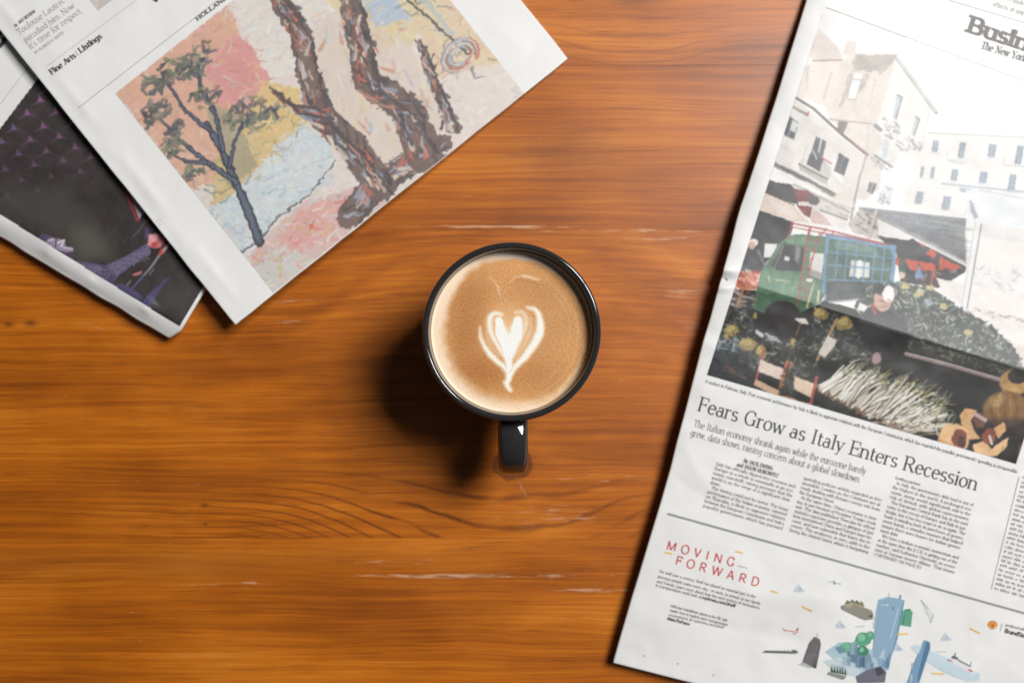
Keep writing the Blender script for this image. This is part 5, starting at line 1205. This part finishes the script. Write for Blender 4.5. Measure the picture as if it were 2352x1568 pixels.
# ------------------------------------------------------------------ upper-left paper: a painting (generic landscape) and lettering
def painting():
    U = np.array([0.7835, -0.6214]); Vv = np.array([-0.6214, -0.7835])
    c = Canvas((628, 672), U, Vv, 737, 584, 0.62)
    A = math.atan2(U[1], U[0])
    c.img[:] = (226, 214, 206)
    P = lambda *pts: [tuple(np.array([628, 672]) + U * u + Vv * v) for u, v in pts]   # u along the lower edge, v up the page
    # broad fields of colour
    c.fill(P((0, 300), (120, 260), (250, 330), (330, 584), (0, 584)), (222, 170, 146), wob=22)
    c.fill(P((150, 380), (260, 330), (320, 430), (300, 520), (200, 500)), (220, 150, 144), wob=24)
    c.fill(P((0, 225), (110, 215), (240, 260), (300, 330), (180, 350), (60, 300)), (212, 186, 128), wob=24)
    c.fill(P((190, 230), (300, 240), (330, 340), (280, 400), (220, 360)), (222, 190, 128), wob=22)
    c.fill(P((20, 300), (90, 330), (70, 440), (10, 420)), (224, 176, 152), wob=18)
    c.fill(P((0, 110), (120, 130), (250, 120), (320, 180), (290, 265), (180, 250), (60, 235), (0, 245)), (206, 214, 217), wob=16)
    c.fill(P((110, 140), (240, 140), (290, 210), (250, 270), (130, 240)), (212, 219, 222), 0.8, wob=18)
    c.fill(P((300, 390), (420, 330), (520, 420), (520, 584), (330, 584)), (228, 220, 212), wob=22)
    c.fill(P((500, 300), (600, 250), (737, 300), (737, 584), (520, 584)), (222, 202, 160), wob=24)
    c.fill(P((560, 330), (640, 300), (640, 400), (580, 420)), (178, 192, 206), wob=22)
    c.fill(P((600, 150), (737, 90), (737, 330), (640, 290)), (224, 200, 166), wob=22)
    c.fill(P((0, 0), (330, 0), (300, 70), (180, 120), (60, 110), (0, 100)), (216, 184, 176), wob=16)
    c.fill(P((60, 40), (200, 20), (280, 60), (180, 110), (80, 90)), (222, 160, 152), 0.8, wob=20)
    c.fill(P((0, 0), (120, 0), (90, 70), (0, 80)), (206, 206, 200), 0.8, wob=20)
    c.fill(P((640, 584), (737, 584), (737, 330), (700, 300), (670, 420)), (96, 96, 98), 0.9, wob=22)
    full = P((0, 0), (737, 0), (737, 584), (0, 584))
    # brushwork over the fields, each dab tinted from what lies below
    r = random.Random(21)
    for i in range(2600):
        u, v = r.uniform(0, 737), r.uniform(0, 584)
        x, y = np.array([628, 672]) + U * u + Vv * v
        iu, iv = min(int(u * c.res), c.w - 1), min(int(v * c.res), c.h - 1)
        b = c.img[iv, iu] + r.gauss(0, 11) + np.array([r.gauss(0, 6), r.gauss(0, 5), r.gauss(0, 7)])
        th = A + r.gauss(0.5, 0.6); l = r.uniform(6, 20)
        c.line([(x, y), (x + l * math.cos(th), y + l * math.sin(th))], r.uniform(3, 8), np.clip(b, 30, 236), 0.6, 3, 4)
    for n, q, cols in ((60, P((0, 300), (300, 380), (300, 584), (0, 584)), [(232, 196, 176), (206, 140, 120), (226, 180, 120), (214, 150, 146), (196, 190, 180)]),
                       (70, P((0, 215), (310, 240), (300, 340), (0, 310)), [(206, 172, 110), (156, 146, 116), (226, 200, 150), (120, 130, 136)]),
                       (90, P((0, 100), (300, 120), (300, 250), (0, 240)), [(222, 226, 226), (186, 202, 212), (164, 186, 204), (226, 216, 208)]),
                       (60, P((320, 400), (520, 420), (520, 584), (320, 584)), [(236, 230, 224), (222, 200, 196), (206, 212, 216), (226, 206, 160)]),
                       (90, P((520, 120), (737, 90), (737, 420), (540, 420)), [(226, 204, 150), (176, 190, 206), (206, 150, 140), (232, 226, 220), (150, 146, 120), (110, 118, 130)]),
                       (80, P((0, 0), (320, 0), (260, 110), (0, 110)), [(206, 84, 70), (226, 196, 186), (196, 206, 212), (222, 150, 140), (236, 226, 216), (206, 176, 110)])):
        c.strokes(n, q, cols, 30, 6, A + 0.3, 0.7, 0.75, 6, 0.4)
    # slender dark tree
    blue = (62, 66, 82); gg = (84, 88, 80)
    def bough(pts, w0, w1):
        q = P(*pts); c.line(q, w0 + 3, (48, 50, 60), 0.95, w1 + 2, 8); c.line(q, w0 * 0.5, (92, 104, 128), 0.8, w1 * .5, 10)
    c.fill(P((90, 250), (150, 250), (190, 380), (150, 430), (110, 380)), (166, 156, 128), 0.85, wob=14)
    bough([(48, 112), (70, 180), (92, 260), (110, 330), (120, 400)], 22, 13); bough([(92, 250), (66, 330), (50, 400), (44, 470)], 12, 6); bough([(112, 330), (150, 400), (160, 470), (190, 520)], 11, 6); bough([(100, 290), (150, 330), (196, 350)], 10, 4); bough([(118, 380), (100, 450), (110, 530)], 10, 5); bough([(64, 330), (30, 360), (12, 400)], 8, 3)
    leaf = [(88, 92, 84), (70, 74, 72), (110, 112, 98), (60, 66, 76), (128, 126, 104)]
    for (u, v, a, b, n) in ((44, 490, 40, 26, 26), (110, 545, 55, 28, 40), (195, 525, 46, 34, 34), (205, 365, 55, 26, 34), (20, 405, 30, 22, 18), (160, 450, 34, 26, 20), (66, 428, 26, 18, 12), (236, 330, 40, 18, 18), (30, 330, 26, 16, 12)):
        c.strokes(n, P(*[(u + a * math.cos(t), v + b * math.sin(t)) for t in np.linspace(0, 6.28, 10)[:-1]]), leaf, 24, 10, A + 0.2, 0.6, 0.9, 7, 0.5)
    c.line(P((0, 118), (48, 112), (120, 130), (200, 122), (300, 150)), 6, (70, 76, 88), 0.8, 3, 12)
    # old forked trunk with spreading roots, in browns and blues
    dk = (62, 56, 60)
    def limb(pts, w0, w1, n, seed):
        q = np.array(P(*pts)); c.line(q, w0, (104, 82, 76), 0.95, w1, 16)
        L = np.r_[0, np.cumsum(np.hypot(*(q[1:] - q[:-1]).T))]
        rr = random.Random(seed)
        for i in range(n):
            t = rr.random() * L[-1]; j = min(int(np.searchsorted(L, t)), len(q) - 1); j = max(j, 1)
            f = (t - L[j - 1]) / (L[j] - L[j - 1]); p0 = q[j - 1] + (q[j] - q[j - 1]) * f; d = (q[j] - q[j - 1]) / (L[j] - L[j - 1]); nn = np.array([-d[1], d[0]])
            w = (w0 + (w1 - w0) * t / L[-1]) * 0.46
            off = rr.uniform(-1, 1); p0 = p0 + nn * w * off; l = rr.uniform(14, 40)
            cols = [(122, 76, 66), (84, 70, 70), (150, 98, 84), (66, 60, 64), (134, 146, 170), (186, 130, 114), (160, 168, 184), (200, 96, 80), (96, 84, 84), (214, 190, 172), (226, 208, 192)] if off < 0.55 else [(66, 58, 62), (58, 54, 60), (90, 72, 70)]
            dd = d + nn * rr.gauss(0, 0.35)
            c.line([p0 - dd * l / 2, p0 + dd * l / 2], rr.uniform(5, 12), rr.choice(cols), rr.uniform(0.6, 0.95), rr.uniform(2, 6), 8)
        c.line(q + np.array([w0 * 0.36, w0 * 0.3]), 7, dk, 0.85, 4, 12); c.line(q - np.array([w0 * 0.36, w0 * 0.3]), 6, dk, 0.7, 3, 14)
    c.fill(P((330, 60), (560, 60), (600, 260), (520, 420), (400, 420), (330, 300)), (218, 200, 184), 0.7, wob=26)
    c.strokes(90, P((330, 60), (560, 60), (600, 260), (520, 420), (400, 420), (330, 300)), [(222, 196, 150), (206, 160, 148), (170, 184, 202), (226, 216, 206), (190, 110, 96)], 34, 9, A - 1.2, 0.5, 0.8, 6)
    limb([(250, 30), (330, 46), (420, 40), (520, 24)], 62, 40, 90, 1)
    limb([(345, 40), (352, 150), (338, 250), (378, 350), (420, 430), (436, 590)], 74, 40, 170, 2)
    limb([(470, 30), (500, 140), (470, 250), (520, 340), (560, 420), (548, 520)], 88, 34, 180, 3)
    limb([(352, 240), (300, 300), (290, 360)], 30, 12, 26, 4)
    limb([(560, 40), (590, 150), (620, 240)], 34, 14, 40, 5)
    c.line(P((640, 420), (670, 280), (690, 150)), 8, (54, 50, 54), 0.8, 5, 12)
    # pool of blue at the right
    for k in range(26):
        a = r.uniform(0, 6.28); t = np.linspace(a, a + r.uniform(0.8, 2.2), 7); rr = r.uniform(0.35, 1.0)
        c.line(P(*[(672 + 52 * rr * math.cos(q), 160 + 36 * rr * math.sin(q)) for q in t]), r.uniform(4, 8), r.choice([(110, 120, 146), (84, 92, 116), (206, 196, 184), (196, 96, 80), (150, 120, 104), (160, 172, 190)]), 0.85, 3, 5)
    c.strokes(60, P((670, 330), (737, 340), (737, 584), (660, 584)), [(84, 86, 90), (66, 70, 76), (120, 120, 118), (150, 150, 146), (176, 190, 196)], 40, 8, A + 1.2, 0.4, 0.8, 6)
    c.line(P((610, 584), (640, 430), (690, 300), (690, 210)), 17, (176, 190, 186), 0.85, 10, 12)
    c.grain(0.06, 3.2, 6, 2, True); c.grain(7, 22, 2, 3)
    c.img = c.img * 0.86 + 233 * 0.14
    o = c.build('painting_reproduction', zL1, pageL1); o['label'] = 'printed reproduction of a loosely brushed landscape with trees'
painting()
k6 = lambda x, y: (x * 0.2563, y * 0.2563)
words(zL1, pageL1, 'teaser_number', [("20", k6(135, 250), k6(160, 232), 7, 'bold', SOFTBLACK, 4), ("ART REVIEW", k6(172, 218), k6(322, 108), 7, 'bold', SOFTBLACK, 4)])
G2 = ink((176, 174, 171))
words(zL1, pageL1, 'teaser', [("Toulouse-Lautrec", k6(172, 318), k6(588, 18), 14.5, 'light', G2, 7), ("parodied him. Now", k6(232, 386), k6(676, 66), 14.5, 'light', G2, 7), ("it's time for respect.", k6(274, 446), k6(744, 106), 14.5, 'light', G2, 7)])
words(zL1, pageL1, 'byline', [("BY ROBERTA SMITH", k6(318, 488), k6(576, 300), 6.5, 'body', G2, 4)])
words(zL1, pageL1, 'section_title', [("Fine Arts", k6(462, 674), k6(686, 508), 13, 'bold', BLACK, 6), ("|", k6(694, 503), k6(712, 489), 13, 'light', GREYINK, 4), ("Listings", k6(722, 480), k6(918, 336), 13, 'bold', BLACK, 6)])
words(zL1, pageL1, 'byline', [("HOLLAND COTTER", (453, 49), (586, -50), 8.5, 'bold', BLACK, 5)])
words(zL1, pageL1, 'masthead', [("Weekend Arts", (334, 20), (1000, -475), 66, 'slab', BLACK, 9)])
rules(zL1, pageL1, [(k6(408, 602), (760, -330), 1.0, ink((190, 189, 187))), (k6(698, 970), (640, -107), 1.1, ink((150, 149, 148)))])
k = Ink(zL1); k.poly([k6(798, -10), k6(880, 96), k6(1240, -180), k6(1170, -270)], ink((214, 208, 200))); k.poly([k6(860, 20), k6(880, 90), k6(1000, 0), k6(970, -60)], ink((206, 199, 190))); k.build('small_picture', pageL1)
k = Ink(zL1)
for (x, y), cc in zip(((1228, 358), (1258, 352), (1244, 375), (1256, 394), (1270, 372), (1240, 345)), ((70, 68, 70), (90, 110, 150), (190, 110, 110), (60, 60, 64), (206, 190, 120), (170, 165, 160))):
    k.poly([(x * .293 + 1.1 * math.cos(t), 402 + y * .293 + 1.1 * math.sin(t)) for t in np.linspace(0, 6.28, 7)[:-1]], ink(cc))
k.build('registration_dots', pageL1)

# ------------------------------------------------------------------ lower-left paper: theatre photograph
def theatre():
    mask = [(413, 751), (461, 669), (636, 352), (182, 78), (88, 178), (-80, 400), (-80, 445), (0, 493)]
    ex = np.array([-0.858, -0.514]); ey = np.array([0.514, -0.858])
    c = Canvas((430, 775), ex, ey, 640, 520, 0.6)
    c.img[:] = (60, 54, 53); c.grain(16, 90, 4, 4); c.grain(7, 14, 6, 2)
    def Q1(): c.T = (0.29299, 0.0, 0.0)
    def Q3(): c.T = (0.29299, 0.0, 402.0)
    Q3()
    c.fill([(0, 120), (500, 60), (700, 400), (900, 640), (600, 660), (560, 520), (300, 420), (0, 290)], (78, 74, 69), 0.75, soft=26); c.fill([(560, 400), (760, 420), (900, 600), (700, 690), (600, 640)], (104, 100, 90), 0.6, soft=20); c.fill([(1250, 850), (1560, 900), (1450, 1150), (1250, 1000)], (84, 80, 76), 0.6, soft=18)
    Q1()
    pts = [(318, 780), (215, 885), (440, 872), (108, 1000), (340, 985), (560, 960), (15, 1105), (238, 1090), (465, 1065), (145, 1200), (365, 1180), (590, 1150), (40, 1320), (268, 1285), (495, 1255), (715, 1225), (170, 1405), (400, 1375), (630, 1340), (60, 1530), (300, 1490), (-60, 1230), (-70, 1420), (360, 700)]
    for i, (x, y) in enumerate(pts):
        f = max(0.15, 1.0 - max(0, y - 760) / 880.0); cc = (150, 98, 138) if x > 200 or y < 1000 else (128, 104, 148)
        c.line([(x - 2, y + 12), (x - 40, y + 34), (x - 75, y + 52)], 15, (128, 98, 150), 0.8 * f, 2, 2); c.line([(x, y + 8), (x + 34, y + 12), (x + 78, y + 40)], 13, (126, 92, 138), 0.65 * f, 2, 2)
        c.fill([(x - 12, y - 34), (x + 20, y + 4), (x + 24, y + 22), (x - 22, y + 20)], cc, 0.95 * f, soft=1); c.line([(x - 160, y - 80), (x - 20, y + 10)], 7, (82, 72, 80), 0.35 * f, 3)
    Q3()
    pur = (100, 92, 122); dp = (72, 66, 90)
    c.line([(985, 110), (1080, 350)], 34, (150, 62, 72), 0.95, 30); c.fill([(1010, 130), (1130, 290), (1092, 342)], (206, 196, 200)); 
    c.fill([(590, 672), (700, 690), (830, 706), (960, 650), (1080, 580), (1150, 535), (1180, 560), (1180, 620), (1040, 700), (920, 800), (880, 860), (720, 800)], pur, wob=3); c.fill([(720, 760), (900, 740), (900, 850), (860, 860)], dp, 0.6, soft=4)
    for x in range(640, 1180, 21):
        for y in range(570, 830, 17):
            t = y - (706 - max(0, x - 830) * 0.48)
            if 12 < t < 110 and random.random() < 0.8: c.ell(x + (y // 17 % 2) * 9, y, 4, 5, (178, 172, 200), 0.75)
    c.fill([(300, 500), (330, 455), (420, 490), (440, 560), (420, 580), (360, 550)], (86, 78, 104), wob=4); c.fill([(345, 525), (400, 492), (450, 500), (505, 505), (512, 560), (560, 565), (578, 600), (520, 610), (440, 585)], (150, 136, 158), wob=3); c.line([(455, 530), (505, 510), (480, 560)], 12, (226, 216, 226)); c.line([(500, 570), (570, 580)], 13, (204, 190, 206)); c.line([(380, 515), (420, 505)], 9, (216, 206, 220)); c.fill([(440, 600), (580, 610), (575, 670), (520, 640)], (84, 62, 80), wob=3); c.line([(440, 500), (436, 560)], 10, (60, 52, 72))
    c.fill([(1140, 400), (1170, 420), (1170, 500), (1135, 500)], (98, 76, 118), 0.9, soft=2)
    c.ell(1225, 515, 62, 56, (206, 120, 128), wob=8); c.ell(1205, 495, 36, 36, (232, 170, 172), wob=8); c.ell(1215, 545, 22, 20, (196, 80, 66), wob=6); c.line([(1180, 520), (1165, 545)], 20, (220, 160, 160)); c.line([(1250, 490), (1280, 540)], 9, (160, 70, 84))
    c.line([(1325, 545), (1262, 610), (1190, 715), (1035, 890)], 21, (150, 140, 154), 0.95, 9); c.line([(1315, 550), (1270, 605)], 24, (206, 166, 170)); c.line([(1268, 590), (1258, 620)], 24, (190, 84, 78)); c.line([(1120, 790), (1040, 885)], 13, (88, 86, 130))
    c.fill([(1030, 780), (1110, 752), (1112, 772), (1060, 790)], (190, 120, 124)); c.line([(985, 880), (1025, 825)], 7, (150, 150, 160)); c.line([(1170, 780), (1205, 740)], 6, (140, 140, 156)); c.line([(1030, 500), (1160, 340)], 6, (120, 110, 130), 0.7); c.line([(960, 540), (1010, 480)], 5, (110, 104, 120), 0.6); c.line([(1070, 470), (1160, 350)], 5, (110, 100, 130), 0.6)
    c.fill([(880, 860), (950, 850), (1060, 900), (1120, 960), (1100, 1010), (960, 930)], (84, 78, 112), wob=3); c.fill([(1110, 1000), (1180, 920), (1345, 775), (1270, 880), (1220, 960), (1160, 1050)], (82, 78, 114), wob=3); c.line([(1090, 960), (1120, 1000)], 5, (50, 46, 62))
    c.line([(1310, 1020), (1280, 1070)], 4, (96, 76, 60))
    o = c.build('photograph', zL2, pageL2, mask); o['label'] = 'dark printed photograph of a performer in purple on a stage'
theatre()
words(zL2, pageL2, 'headline', [("e", (-12, 121), (22, 80), 52, 'slab', BLACK, 10)])
rules(zL2, pageL2, [(k6(262, 592), k6(-60, 1020), 1.1, ink((176, 175, 174)))])
#PRINT_END
